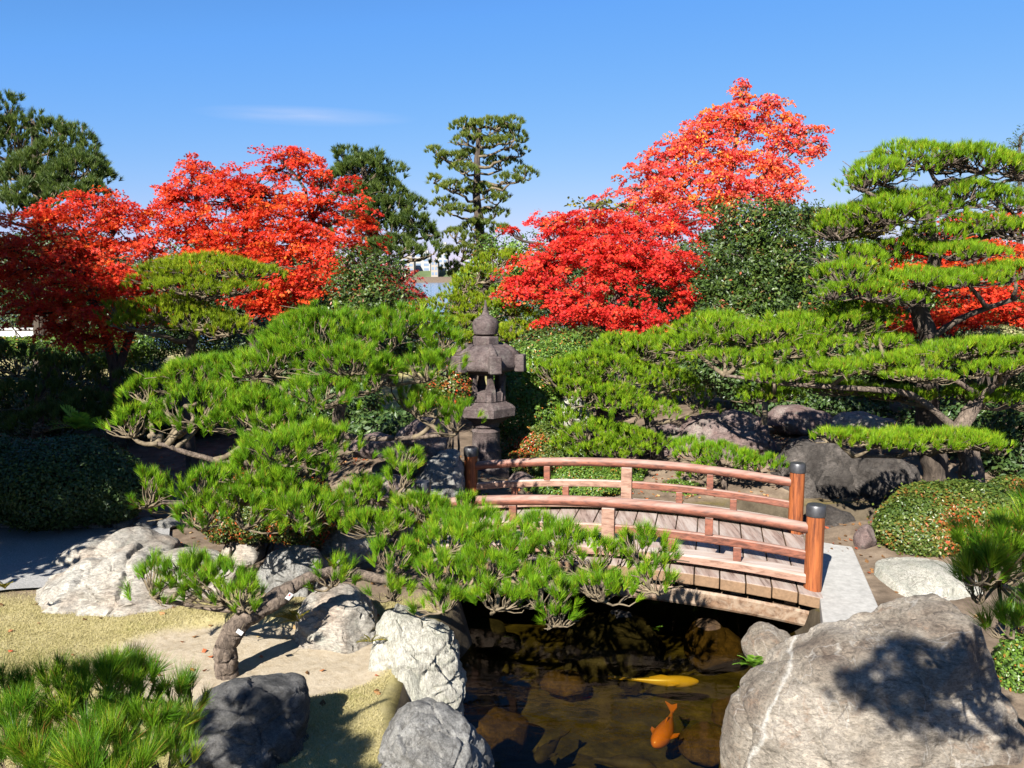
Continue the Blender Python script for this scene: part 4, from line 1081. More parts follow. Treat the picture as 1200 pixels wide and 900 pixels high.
# ------------------------------------------------------------------ pines
G1 = 'pines clipped into layered pads around the pond'
pine('pine_tree', 'low leaning pine with tagged trunk and a long branch overhanging the pond', G1,
     [([(266, 792, 6.15), (263, 755, 6.15), (282, 728, 6.2), (318, 706, 6.3), (342, 690, 6.4)], 0.088, 0.066),
      ([(340, 690, 6.4), (362, 676, 6.5), (400, 668, 6.6), (450, 680, 6.5), (540, 692, 6.5), (620, 690, 6.5), (700, 690, 6.5), (765, 680, 6.6)], 0.05, 0.02),
      ([(300, 712, 6.25), (260, 715, 6.3), (215, 708, 6.4), (180, 700, 6.4)], 0.03, 0.012)],
     [(460, 655, 34, 24, 6.3), (455, 690, 26, 16, 6.1), (520, 678, 46, 26, 6.2), (520, 705, 30, 14, 6.0), (580, 700, 38, 20, 6.0), (640, 698, 38, 26, 6.0), (652, 722, 24, 14, 5.9), (520, 636, 52, 22, 6.8),
      (590, 640, 52, 22, 6.8), (652, 640, 46, 22, 6.8), (700, 655, 42, 24, 6.7), (752, 645, 44, 26, 6.7), (705, 690, 42, 20, 6.3), (765, 678, 34, 20, 6.4), (570, 664, 40, 20, 6.5), (615, 668, 38, 18, 6.5), (560, 615, 50, 16, 7.1), (640, 618, 40, 13, 7.1),
      (178, 682, 32, 24, 6.30), (216, 672, 38, 22, 6.35), (262, 690, 42, 26, 6.25), (245, 668, 34, 16, 6.5), (285, 700, 26, 18, 6.1), (388, 672, 28, 20, 6.5)],
     MAT['needle'], MAT['bark'], L=0.105, gap=0.084, nn=60, w=0.0030, seed=1, twigs=14, limb_r=0.028, depthk=0.75)
pine('pine_tree', 'broad multi-layered pine with spreading bright pads left of the lantern', G1,
     [([(395, 640, 9.0), (380, 590, 8.9), (372, 555, 8.9), (395, 510, 9.0), (398, 480, 9.0), (405, 440, 9.0)], 0.11, 0.05),
      ([(372, 555, 8.9), (320, 545, 8.4), (250, 540, 8.1), (185, 520, 8.0)], 0.045, 0.02),
      ([(380, 590, 8.9), (340, 585, 8.0), (260, 592, 7.4), (190, 588, 7.2)], 0.04, 0.02),
      ([(395, 510, 9.0), (450, 515, 9.0), (520, 510, 8.9)], 0.035, 0.02),
      ([(380, 590, 8.9), (440, 588, 8.4), (520, 604, 7.6)], 0.035, 0.02)],
     [(375, 400, 74, 30, 8.9), (455, 393, 64, 26, 9.2), (518, 402, 34, 17, 9.3), (322, 424, 46, 22, 8.7), (412, 425, 56, 18, 8.5), (500, 432, 46, 18, 8.8), (350, 385, 40, 16, 9.1), 
      (375, 462, 50, 18, 8.3), (440, 445, 28, 14, 8.5),
      (172, 460, 34, 17, 9.4), (240, 438, 56, 17, 9.4), (292, 430, 30, 14, 9.2), (210, 448, 30, 14, 9.4),
      (155, 497, 34, 19, 8.0), (232, 480, 58, 26, 8.3), (300, 486, 58, 26, 8.2),  (345, 505, 46, 20, 8.0),
      (325, 527, 66, 24, 7.7), (384, 518, 45, 20, 7.9), (487, 474, 36, 16, 8.9), (537, 492, 30, 18, 8.9), (512, 478, 24, 12, 8.9),
      (171, 577, 28, 24, 7.2), (225, 580, 52, 28, 7.3), (285, 600, 50, 28, 7.2), (240, 604, 38, 20, 7.1), (330, 575, 40, 22, 7.5), (355, 598, 56, 24, 7.3), (410, 590, 36, 20, 7.6), (285, 552, 40, 16, 7.6), (355, 552, 40, 18, 7.8), (430, 572, 30, 13, 8.0), (300, 575, 34, 14, 7.5),
      (466, 565, 30, 18, 7.9), (470, 540, 26, 14, 8.1), (500, 600, 46, 20, 7.5), (450, 615, 44, 16, 7.3), (545, 598, 34, 16, 7.6), (410, 612, 30, 14, 7.4)],
     MAT['needle'], MAT['bark'], L=0.100, gap=0.082, nn=56, w=0.0032, seed=2, grow=1.0, zk=1.12, twigs=14, limb_r=0.035)
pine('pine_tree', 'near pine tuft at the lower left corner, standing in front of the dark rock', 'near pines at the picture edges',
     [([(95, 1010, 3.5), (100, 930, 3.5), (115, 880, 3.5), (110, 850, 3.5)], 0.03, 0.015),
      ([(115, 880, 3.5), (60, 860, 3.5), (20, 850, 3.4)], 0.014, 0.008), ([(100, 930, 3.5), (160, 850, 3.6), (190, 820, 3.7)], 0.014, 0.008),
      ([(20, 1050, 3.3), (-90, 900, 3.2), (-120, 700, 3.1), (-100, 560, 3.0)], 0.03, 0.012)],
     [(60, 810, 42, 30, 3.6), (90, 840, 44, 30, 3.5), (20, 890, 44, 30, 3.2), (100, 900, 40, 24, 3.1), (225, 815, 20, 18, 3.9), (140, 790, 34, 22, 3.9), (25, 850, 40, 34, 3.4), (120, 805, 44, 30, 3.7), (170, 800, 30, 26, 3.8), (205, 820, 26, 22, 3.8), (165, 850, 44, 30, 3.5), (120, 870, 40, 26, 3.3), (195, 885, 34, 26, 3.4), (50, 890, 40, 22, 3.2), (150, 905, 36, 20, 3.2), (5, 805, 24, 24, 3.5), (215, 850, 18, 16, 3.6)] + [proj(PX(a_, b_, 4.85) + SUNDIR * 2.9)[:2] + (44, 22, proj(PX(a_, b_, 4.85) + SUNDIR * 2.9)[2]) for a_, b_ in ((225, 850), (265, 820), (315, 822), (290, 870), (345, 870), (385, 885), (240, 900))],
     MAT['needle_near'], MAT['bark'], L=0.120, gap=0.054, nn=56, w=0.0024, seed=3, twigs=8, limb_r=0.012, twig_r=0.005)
pine('pine_tree', 'near pine branch entering at the right edge above the huge boulder', 'near pines at the picture edges',
     [([(1330, 1000, 3.9), (1300, 850, 3.9), (1270, 740, 3.9), (1215, 700, 3.8), (1170, 685, 3.7)], 0.04, 0.010)],
     [(1158, 640, 42, 28, 3.6), (1200, 625, 46, 32, 3.7), (1185, 660, 44, 24, 3.6), (1150, 668, 30, 20, 3.5), (1150, 690, 24, 18, 3.6), (1230, 640, 30, 34, 3.9), (1220, 700, 30, 20, 3.8), (1140, 652, 18, 14, 3.65), (1195, 725, 24, 16, 3.7), (1240, 590, 30, 24, 3.9)] + [proj(PX(a_, b_, 4.9) + SUNDIR * t_)[:2] + (30, 18, proj(PX(a_, b_, 4.9) + SUNDIR * t_)[2]) for a_, b_, t_ in ((1110, 800, 2.1), (1150, 760, 2.3), (1160, 830, 2.2), (1175, 795, 2.4), (1130, 855, 2.3), (1185, 860, 2.3))],
     MAT['needle_near'], MAT['bark_pale'], L=0.105, gap=0.062, nn=56, w=0.0026, seed=4, twigs=7, limb_r=0.009, twig_r=0.004)
pine('pine_tree', 'tall wide pine in flat tiers at the right edge, red leaves showing between its tiers', G1,
     [([(1100, 560, 11.4), (1085, 470, 11.3), (1092, 405, 11.2), (1072, 355, 11.2), (1098, 300, 11.2), (1085, 255, 11.2), (1100, 215, 11.2)], 0.16, 0.04),
      ([(1085, 400, 11.2), (1130, 370, 11.0), (1190, 350, 10.9)], 0.05, 0.03), ([(1075, 355, 11.2), (1030, 345, 11.0), (985, 335, 10.8)], 0.045, 0.02), ([(1098, 300, 11.2), (1040, 285, 11.2), (1000, 272, 11.2)], 0.04, 0.02),
      ([(1098, 290, 11.2), (1150, 280, 11.2), (1200, 262, 11.2)], 0.04, 0.02)],
     [(1035, 203, 44, 18, 11.0), (1090, 186, 56, 17, 11.2), (1150, 190, 50, 17, 11.2), (1195, 198, 34, 16, 11.3), (1015, 215, 24, 11, 10.9),
      (1010, 258, 44, 18, 11.0), (1065, 238, 50, 16, 11.2), (1125, 232, 44, 15, 11.2), (1185, 236, 34, 14, 11.2), (1040, 250, 50, 15, 10.9), (985, 270, 26, 14, 11.0),
      (995, 325, 40, 18, 10.7), (1010, 300, 36, 12, 11.0), (1050, 292, 38, 10, 11.1), (1105, 274, 40, 11, 11.1), (1150, 262, 34, 10, 11.1), (1130, 294, 45, 8, 10.8), (1190, 270, 28, 12, 11.0), (1020, 343, 36, 12, 10.6), (1060, 350, 28, 8, 10.6),
      (1080, 326, 52, 10, 10.7), (1135, 325, 48, 10, 10.7), (1190, 318, 32, 12, 10.7), (975, 342, 20, 10, 10.6)],
     MAT['needle_mid'], MAT['bark_dark'], L=0.090, gap=0.078, nn=30, w=0.0050, seed=5, zk=0.95, grow=1.18, twigs=22, limb_r=0.04, twig_r=0.010, twigmat=MAT['bark'])
pine('pine_tree', 'low pine with long horizontal tiers spreading over the bank right of the bridge', G1,
     [([(1146, 575, 10.3), (1138, 540, 10.3), (1122, 505, 10.4), (1150, 465, 10.5)], 0.14, 0.08),
      ([(1122, 505, 10.4), (1070, 460, 10.4), (1000, 455, 10.4), (920, 450, 10.6), (850, 440, 10.8)], 0.05, 0.02),
      ([(1130, 520, 10.3), (1060, 535, 10.0), (1000, 535, 9.8)], 0.03, 0.015), ([(1150, 465, 10.5), (1180, 440, 10.3), (1200, 430, 10.3)], 0.05, 0.03), ([(1150, 465, 10.5), (1110, 440, 10.3), (1050, 440, 10.2)], 0.04, 0.02)],
     [(812, 400, 34, 15, 11.2), (845, 384, 44, 15, 11.2), (893, 394, 44, 14, 11.0), (935, 382, 40, 14, 11.0), (985, 380, 46, 14, 11.0), (960, 402, 40, 12, 10.8), (920, 412, 36, 10, 10.7), (1030, 398, 30, 9, 10.8), (1005, 365, 40, 12, 11.2),
      (965, 430, 26, 8, 10.3), (1000, 430, 34, 9, 10.3), (1040, 424, 34, 9, 10.3), (1080, 420, 36, 10, 10.3), (1120, 410, 46, 12, 10.3), (1165, 408, 44, 13, 10.3), (1195, 416, 30, 14, 10.2), (1075, 440, 30, 7, 10.0), (1185, 468, 32, 12, 10.6), (1135, 462, 34, 10, 10.7), (1050, 462, 40, 9, 10.8), (985, 455, 36, 9, 10.8), (900, 462, 34, 9, 11.0), (910, 438, 38, 9, 10.6), (860, 420, 34, 10, 10.9), (1170, 430, 36, 10, 10.0),
      (985, 512, 30, 11, 9.7), (1025, 516, 36, 11, 9.7), (1070, 514, 40, 11, 9.7), (1115, 514, 40, 12, 9.7), (1150, 518, 30, 11, 9.6), (1172, 527, 12, 6, 9.6)],
     MAT['needle_mid'], MAT['bark'], L=0.090, gap=0.074, nn=30, w=0.0046, seed=6, zk=1.0, grow=1.18, twigs=22, limb_r=0.035, twig_r=0.009)
pine('pine_tree', 'soft rounded pine in overlapping tiers between the lantern and the purplish rock', G1,
     [([(770, 560, 12.4), (765, 510, 12.4), (755, 470, 12.5), (760, 430, 12.6)], 0.09, 0.05), ([(765, 510, 12.4), (720, 505, 12.2), (690, 510, 12.1)], 0.03, 0.02), ([(755, 470, 12.5), (700, 455, 12.3), (660, 450, 12.3)], 0.03, 0.02)],
     [(655, 444, 34, 17, 12.3), (695, 432, 52, 20, 12.5), (750, 412, 54, 18, 12.7), (786, 403, 34, 16, 12.9), (735, 440, 46, 18, 12.3), (708, 466, 44, 15, 12.0), (748, 478, 42, 13, 11.9), (785, 446, 32, 16, 12.3), (815, 470, 26, 16, 12.4), (690, 456, 30, 12, 12.1),
      (674, 495, 28, 14, 12.2), (692, 512, 44, 16, 11.9), (742, 516, 44, 15, 11.9), (720, 526, 44, 10, 11.7)],
     MAT['needle_mid'], MAT['bark_dark'], L=0.085, gap=0.076, nn=30, w=0.005, seed=7, grow=1.1, twigs=8, limb_r=0.03, twig_r=0.008)
pine('pine_tree', 'low creeping pine on the bank just behind the right half of the top rail', G1,
     [([(850, 560, 11.3), (845, 545, 11.3), (830, 535, 11.3)], 0.05, 0.03)],
     [(815, 528, 34, 14, 11.3), (850, 535, 44, 14, 11.1), (890, 545, 30, 10, 11.1), (822, 552, 22, 10, 10.9)],
     MAT['needle'], MAT['bark'], L=0.09, gap=0.082, nn=30, w=0.0055, seed=8, twigs=8)
pine('pine_tree', 'golden green pine in two flat tiers in front of the left red maple', G1,
     [([(225, 510, 12.6), (215, 450, 12.6), (225, 400, 12.6), (235, 350, 12.6)], 0.10, 0.05)],
     [(240, 315, 70, 15, 12.7), (195, 325, 40, 14, 12.6), (285, 318, 36, 14, 12.8), (220, 336, 54, 11, 12.3), (280, 338, 34, 9, 12.4),
      (185, 366, 42, 16, 12.5), (240, 376, 52, 15, 12.3), (140, 366, 24, 15, 12.6), (268, 384, 28, 13, 12.3), (160, 378, 32, 12, 12.3), (210, 356, 40, 10, 12.7)],
     MAT['needle_gold'], MAT['bark_dark'], L=0.085, gap=0.080, nn=30, w=0.005, seed=9, zk=0.9, twigs=12, limb_r=0.035, twig_r=0.010)
pine('pine_tree', 'yellow green cloud pruned pine behind the lantern finial', G1,
     [([(560, 440, 16.5), (560, 400, 16.5), (555, 360, 16.5), (580, 320, 16.6)], 0.10, 0.05), ([(555, 365, 16.5), (520, 368, 16.3), (495, 365, 16.2)], 0.04, 0.02)],
     [(580, 308, 34, 12, 16.8), (600, 300, 16, 8, 16.9), (557, 325, 30, 12, 16.5), (540, 335, 20, 8, 16.5), (543, 348, 26, 10, 16.3), (585, 345, 26, 10, 16.3), (500, 360, 22, 8, 16.2), (528, 355, 26, 9, 16.2), (555, 362, 30, 10, 16.1), (598, 362, 26, 10, 16.1), (615, 372, 22, 9, 16.0), (605, 385, 30, 9, 15.8), (628, 384, 16, 8, 15.8),
      (510, 377, 24, 7, 15.9), (545, 378, 28, 9, 15.8), (585, 392, 26, 9, 15.6), (500, 390, 24, 8, 15.6), (540, 395, 30, 8, 15.5), (615, 398, 26, 8, 15.5)],
     MAT['needle_gold'], MAT['bark_dark'], L=0.085, gap=0.095, nn=26, w=0.0078, seed=10, zk=0.95, twigs=6, twig_r=0.012)
FARG = 'tall pines standing far behind the garden'
pine('pine_tree', 'tall slender pine with separate needle clumps standing alone against the sky', FARG,
     [([(578, 420, 32), (574, 345, 32), (562, 275, 32), (558, 215, 32), (562, 150, 32)], 0.28, 0.08)],
     [(545, 147, 20, 8, 32), (596, 143, 14, 7, 32), (572, 152, 32, 11, 32.5), (603, 157, 16, 10, 32), (590, 168, 22, 9, 31.5), (550, 164, 22, 9, 32), (510, 177, 13, 6, 31.5), (527, 187, 22, 8, 31.5), (552, 182, 20, 8, 32.5), (607, 178, 12, 8, 32), (543, 198, 20, 8, 31), (588, 192, 22, 9, 32.5), (615, 203, 16, 8, 32), (597, 210, 16, 7, 31.5), (508, 210, 11, 6, 31.5), (530, 219, 22, 8, 31), (567, 226, 28, 10, 32), (583, 234, 12, 7, 31.5), (520, 237, 14, 7, 31.5), (535, 247, 20, 8, 31), (578, 250, 18, 8, 32), (557, 265, 20, 8, 31.5), (533, 274, 18, 8, 31), (560, 282, 22, 9, 31.5), (540, 298, 26, 12, 31), (570, 300, 18, 10, 31.5), (528, 315, 16, 8, 31), (548, 322, 22, 9, 31), (585, 270, 14, 7, 31.5)],
     MAT['needle_far'], MAT['bark_dark'], L=0.17, gap=0.175, nn=32, w=0.017, zk=0.85, seed=11, twigs=3, limb_r=0.07, twig_r=0.02, spread=0.9, depthk=0.9)
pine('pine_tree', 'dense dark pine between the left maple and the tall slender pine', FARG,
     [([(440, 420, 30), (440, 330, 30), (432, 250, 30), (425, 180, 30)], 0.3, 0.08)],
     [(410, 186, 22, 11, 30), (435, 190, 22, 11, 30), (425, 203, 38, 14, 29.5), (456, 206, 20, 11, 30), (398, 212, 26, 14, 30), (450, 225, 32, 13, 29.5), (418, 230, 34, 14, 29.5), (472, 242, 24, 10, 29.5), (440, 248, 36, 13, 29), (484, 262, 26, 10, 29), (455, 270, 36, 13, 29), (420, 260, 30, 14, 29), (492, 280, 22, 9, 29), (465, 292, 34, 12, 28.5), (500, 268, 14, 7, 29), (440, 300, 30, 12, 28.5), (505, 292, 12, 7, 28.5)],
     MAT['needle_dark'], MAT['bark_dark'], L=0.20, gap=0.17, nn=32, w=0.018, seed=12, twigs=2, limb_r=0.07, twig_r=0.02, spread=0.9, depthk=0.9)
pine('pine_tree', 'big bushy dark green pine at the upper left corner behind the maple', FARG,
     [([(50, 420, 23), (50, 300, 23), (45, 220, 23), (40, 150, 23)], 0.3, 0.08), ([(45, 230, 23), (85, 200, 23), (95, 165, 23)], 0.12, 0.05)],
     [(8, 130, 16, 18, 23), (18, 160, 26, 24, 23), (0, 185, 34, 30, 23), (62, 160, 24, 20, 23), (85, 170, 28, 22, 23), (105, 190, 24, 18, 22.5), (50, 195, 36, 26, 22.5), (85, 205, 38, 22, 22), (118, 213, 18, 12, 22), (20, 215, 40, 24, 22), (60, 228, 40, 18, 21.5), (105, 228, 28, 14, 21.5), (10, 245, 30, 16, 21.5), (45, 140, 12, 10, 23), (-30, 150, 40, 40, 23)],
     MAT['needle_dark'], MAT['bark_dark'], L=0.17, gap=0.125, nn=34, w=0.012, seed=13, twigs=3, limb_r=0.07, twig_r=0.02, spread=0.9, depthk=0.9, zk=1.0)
pine('pine_tree', 'shaded low pine at the left edge, behind the dark hedge', G1,
     [([(40, 520, 13), (45, 470, 13), (60, 430, 13)], 0.10, 0.05)],
     [(20, 425, 50, 20, 13), (80, 440, 45, 18, 13), (30, 465, 50, 18, 12.5), (100, 475, 46, 16, 12.3), (150, 455, 36, 16, 12.5), (60, 492, 60, 16, 12)],
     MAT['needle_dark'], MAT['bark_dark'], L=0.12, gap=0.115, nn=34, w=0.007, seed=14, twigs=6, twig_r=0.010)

# ------------------------------------------------------------------ maples and other broadleaf trees
MG = 'red maples behind the pond'
leafy('maple_tree', 'scarlet maple at the far left, its lower half deep in shade', 'maple tree', MG,
      [([(138, 480, 14.5), (135, 430, 14.5), (120, 380, 14.6), (100, 330, 14.8)], 0.12, 0.05), ([(136, 440, 14.5), (150, 400, 14.6), (175, 340, 14.9)], 0.08, 0.04), ([(130, 470, 14.4), (105, 425, 14.3), (85, 395, 14.2)], 0.06, 0.03)],
      [(45, 262, 34, 24, 15), (90, 250, 44, 26, 15.2), (140, 248, 44, 26, 15.4), (60, 290, 50, 30, 14.8), (120, 290, 55, 34, 15), (180, 280, 40, 34, 15.3), (20, 320, 40, 34, 14.5), (85, 330, 60, 30, 14.6), (150, 330, 50, 34, 14.8), (40, 360, 60, 26, 14.2), (110, 368, 60, 24, 14.2), (165, 366, 32, 22, 14.4), (0, 290, 40, 40, 14.5), (100, 395, 44, 14, 14)],
      MAT['maple'], MAT['bark_dark'], 21, leaf=0.062, dens=1.0, sr=0.21, nl=58, star=True, shell=1.9, twig=9, br=0.04)
leafy('maple_tree', 'large scarlet maple left of centre with a spiky top against the sky', 'maple tree', MG,
      [([(300, 470, 15.5), (300, 400, 15.5), (292, 340, 15.7), (285, 290, 15.8), (290, 245, 15.8)], 0.13, 0.05), ([(296, 350, 15.6), (335, 305, 15.6), (365, 260, 15.7)], 0.06, 0.03), ([(292, 330, 15.6), (250, 290, 15.7), (230, 240, 15.8)], 0.06, 0.03)],
      [(350, 190, 32, 22, 15.8), (340, 178, 14, 10, 15.8), (375, 205, 20, 12, 15.6), (300, 220, 54, 30, 15.9), (240, 208, 36, 22, 15.9), (225, 192, 12, 9, 15.9), (205, 232, 36, 28, 15.7), (262, 235, 50, 32, 15.6), (385, 240, 40, 26, 15.6), (425, 262, 26, 18, 15.5), (408, 212, 14, 9, 15.6), (340, 255, 60, 36, 15.5), (230, 270, 50, 34, 15.4), (300, 285, 60, 36, 15.3), (375, 285, 54, 32, 15.3), (260, 315, 50, 30, 15), (330, 325, 56, 32, 15), (390, 312, 38, 22, 15), (215, 310, 36, 30, 15), (320, 355, 30, 16, 14.8), (300, 345, 34, 18, 14.8), (358, 338, 30, 20, 14.9)],
      MAT['maple'], MAT['bark_dark'], 22, leaf=0.062, dens=1.0, sr=0.21, nl=58, star=True, shell=1.9, twig=9, br=0.04)
leafy('maple_tree', 'crimson maple right of the lantern, its foliage hanging low over the pines', 'maple tree', MG,
      [([(706, 460, 16), (706, 410, 16), (712, 370, 16), (735, 325, 16.2), (760, 285, 16.4)], 0.12, 0.05), ([(710, 385, 16), (680, 350, 16.1), (650, 310, 16.2)], 0.06, 0.03), ([(716, 360, 16), (765, 335, 16), (800, 310, 16)], 0.05, 0.03)],
      [(640, 258, 26, 14, 16.4), (690, 262, 46, 20, 16.6), (745, 262, 56, 24, 16.8), (795, 262, 38, 26, 16.6), (640, 308, 44, 26, 16), (705, 315, 62, 32, 15.9), (775, 310, 54, 36, 15.9), (618, 332, 34, 15, 15.8), (680, 362, 46, 22, 15.5), (742, 370, 50, 20, 15.4), (650, 348, 32, 18, 15.6), (802, 338, 24, 26, 15.7), (598, 270, 14, 6, 16.2), (600, 345, 18, 7, 15.6), (720, 290, 60, 26, 16.2), (665, 285, 36, 20, 16.3), (640, 378, 18, 9, 15.4), (768, 386, 26, 9, 15.2)],
      MAT['maple_crimson'], MAT['bark_dark'], 23, leaf=0.062, dens=1.05, sr=0.21, nl=58, star=True, shell=1.9, twig=9, br=0.04)
leafy('maple_tree', 'tall orange red tree with thin leafy top rising above everything on the right', 'tree', MG,
      [([(840, 460, 20.5), (842, 380, 20.5), (845, 290, 20.5), (855, 210, 20.5), (868, 130, 20.5)], 0.16, 0.04), ([(845, 270, 20.5), (800, 220, 20.4), (770, 185, 20.4)], 0.07, 0.03), ([(848, 250, 20.5), (895, 205, 20.4), (940, 170, 20.3)], 0.07, 0.03)],
      [(868, 112, 20, 14, 20.5), (870, 98, 10, 8, 20.5), (855, 140, 36, 18, 20.5), (890, 146, 34, 18, 20.4), (822, 158, 34, 18, 20.5), (920, 165, 28, 16, 20.3), (948, 152, 18, 7, 20.3), (788, 178, 32, 22, 20.4), (850, 185, 56, 28, 20.3), (905, 192, 34, 22, 20.2), (762, 208, 30, 20, 20.2), (820, 215, 56, 28, 20), (880, 222, 46, 20, 20), (735, 226, 22, 16, 20), (930, 205, 18, 12, 20.2), (770, 235, 40, 20, 19.8), (840, 240, 40, 16, 19.8), (960, 165, 10, 7, 20.3), (910, 235, 20, 12, 20), (905, 122, 24, 12, 20.4), (838, 136, 26, 13, 20.5), (925, 142, 22, 10, 20.3), (950, 178, 20, 9, 20.2), (930, 222, 22, 10, 20), (800, 165, 22, 12, 20.4)],
      MAT['maple_orange'], MAT['bark'], 24, leaf=0.070, dens=0.85, sr=0.22, nl=42, star=False, wratio=0.8, br=0.04, twig=12, jit=0.9, shell=1.8)
leafy('maple_tree', 'bright red maple partly hidden behind the tall tiered pine on the right', 'maple tree', MG,
      [([(1150, 470, 14.5), (1150, 420, 14.5), (1140, 370, 14.6), (1120, 320, 14.7)], 0.11, 0.05)],
      [(1062, 292, 44, 16, 14.8), (1120, 288, 52, 20, 14.9), (1180, 300, 40, 26, 14.8), (1100, 322, 64, 20, 14.6), (1160, 345, 60, 24, 14.5), (1050, 345, 34, 18, 14.6), (1195, 375, 40, 22, 14.3), (1120, 370, 50, 18, 14.3), (1070, 380, 40, 14, 14.2), (1190, 260, 26, 12, 15), (1130, 258, 30, 10, 15)],
      MAT['maple'], MAT['bark_dark'], 25, leaf=0.062, dens=1.0, sr=0.21, nl=58, star=True, shell=1.9, twig=9)
leafy('maple_tree', 'small dull red maple behind the dark camellia, before the lagoon gap', 'maple tree', MG,
      [([(455, 420, 23), (458, 370, 23), (468, 330, 23)], 0.08, 0.04)],
      [(452, 318, 26, 12, 23), (475, 325, 26, 10, 23), (462, 340, 30, 12, 22.8), (485, 345, 20, 9, 22.8), (440, 332, 20, 12, 23), (478, 362, 18, 8, 22.5)],
      MAT['maple_dark'], MAT['bark_dark'], 26, leaf=0.10, dens=1.0, sr=0.34, nl=30, star=True)
leafy('tree', 'yellowing thin tree showing behind the crimson and orange trees', 'tree', None,
      [([(690, 440, 19), (690, 360, 19), (690, 290, 19), (695, 245, 19)], 0.07, 0.03)],
      [(682, 244, 24, 12, 19), (712, 240, 20, 12, 19), (690, 268, 34, 16, 19), (720, 262, 24, 14, 19), (660, 262, 18, 10, 19), (735, 245, 20, 12, 19.3)],
      MAT['yellow_leaf'], MAT['bark_dark'], 27, leaf=0.09, dens=0.6, sr=0.32, nl=26, wratio=0.7)
EV = 'dark evergreen trees with glossy leaves'
leafy('evergreen_tree', 'big dark glossy evergreen in rounded tiers right of the crimson maple', 'evergreen tree', EV,
      [([(895, 450, 14.6), (893, 390, 14.6), (888, 330, 14.8), (890, 270, 14.9)], 0.12, 0.05)],
      [(880, 248, 46, 16, 15, .12), (925, 252, 44, 12, 15, .12), (960, 270, 28, 14, 14.8, .06), (862, 272, 40, 14, 14.9), (910, 278, 56, 14, 14.8), (868, 305, 46, 14, 14.7), (930, 305, 48, 15, 14.6), (845, 335, 36, 15, 14.5), (895, 335, 52, 15, 14.4), (950, 335, 38, 17, 14.4), (855, 365, 40, 15, 14.2), (910, 365, 56, 15, 14.1), (960, 365, 30, 15, 14.2), (835, 360, 24, 17, 14.3)],
      MAT['camellia'], MAT['bark_dark'], 31, leaf=0.075, dens=1.25, sr=0.20, nl=38, flat=0.35, up=0.7, outw=0.8, jit=0.55, wratio=0.5, shell=4)
leafy('evergreen_tree', 'dark glossy camellia between the left maple and the lagoon gap', 'evergreen tree', EV,
      [([(430, 430, 14.2), (430, 380, 14.2), (432, 330, 14.2)], 0.08, 0.04)],
      [(420, 305, 26, 14, 14.4), (445, 318, 28, 16, 14.3), (410, 335, 26, 18, 14.2), (440, 345, 36, 20, 14.1), (462, 352, 18, 16, 14.1), (425, 368, 42, 16, 13.9), (400, 360, 24, 16, 14)],
      MAT['camellia'], MAT['bark_dark'], 32, leaf=0.07, dens=1.6, sr=0.20, nl=38, flat=0.35, up=0.7, outw=0.8, jit=0.55, wratio=0.5, shell=4)
leafy('evergreen_tree', 'broad evergreen behind the yellow green pine, right of the lagoon gap', 'evergreen tree', EV,
      [([(600, 430, 20), (600, 370, 20), (598, 320, 20)], 0.10, 0.05)],
      [(590, 290, 30, 12, 20), (620, 285, 24, 12, 20), (605, 305, 34, 14, 19.8), (635, 310, 28, 16, 19.8), (560, 330, 18, 16, 19.6), (545, 325, 14, 12, 19.5), (610, 335, 36, 18, 19.5), (555, 352, 22, 14, 19.4)],
      MAT['hedge'], MAT['bark_dark'], 33, leaf=0.09, dens=1.0, sr=0.26, nl=30, flat=0.35, up=0.7, outw=0.8, wratio=0.5, shell=4)
leafy('conifer', 'far bluish conifer tip at the right edge above the tiered pine', 'conifer', None,
      [([(1195, 430, 26), (1195, 300, 26), (1195, 170, 26)], 0.15, 0.04)],
      [(1196, 160, 14, 7, 26), (1190, 172, 20, 8, 26), (1200, 185, 24, 9, 26), (1195, 205, 28, 12, 26), (1205, 150, 8, 6, 26), (1200, 230, 30, 16, 26)],
      MAT['needle_dark'], MAT['bark_dark'], 34, leaf=0.10, dens=0.7, sr=0.30, nl=30, flat=0.3, wratio=0.25)

# ------------------------------------------------------------------ shrubs and hedges
mound('azalea_shrub', 'round clipped azalea flecked with red beside the granite slab', 'shrub', None,
      [(1120, 612, 92, 50, 9.2), (1185, 605, 55, 48, 9.4), (1080, 620, 55, 42, 9.0)], MAT['azalea'], 51, leaf=0.042, cover=3.6, wratio=0.6, clump=0.45, lump=0.04)
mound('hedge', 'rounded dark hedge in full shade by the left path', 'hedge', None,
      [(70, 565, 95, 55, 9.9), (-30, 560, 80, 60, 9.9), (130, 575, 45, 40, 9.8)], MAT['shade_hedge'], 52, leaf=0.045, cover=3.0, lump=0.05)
mound('hedge', 'tall clipped light green hedge right behind the lantern', 'hedge', None,
      [(625, 440, 50, 42, 13.2), (615, 480, 48, 46, 12.9), (660, 420, 36, 30, 13.6)], MAT['hedge'], 53, leaf=0.05, cover=3.0, lump=0.06)
mound('azalea_shrub', 'low red tinged azalea between the lantern shaft and the top rail', 'shrub', None,
      [(630, 520, 46, 28, 12.6), (660, 535, 40, 26, 12.4), (610, 545, 34, 22, 12.3)], MAT['azalea'], 54, leaf=0.045, cover=3.2, clump=0.45)
mound('azalea_shrub', 'small green shrub in front of the left bridge post', 'shrub', None,
      [(540, 575, 22, 30, 10.75), (524, 590, 18, 22, 10.4)], MAT['hedge'], 55, leaf=0.035, cover=3.2)
mound('azalea_shrub', 'low green ground shrub seen through the rails of the bridge', 'shrub', None,
      [(690, 565, 50, 22, 11.6), (640, 580, 34, 20, 11.4), (800, 580, 36, 18, 11.5), (720, 560, 40, 22, 12.0), (850, 575, 40, 20, 11.9)], MAT['hedge'], 56, leaf=0.04, cover=3.0)
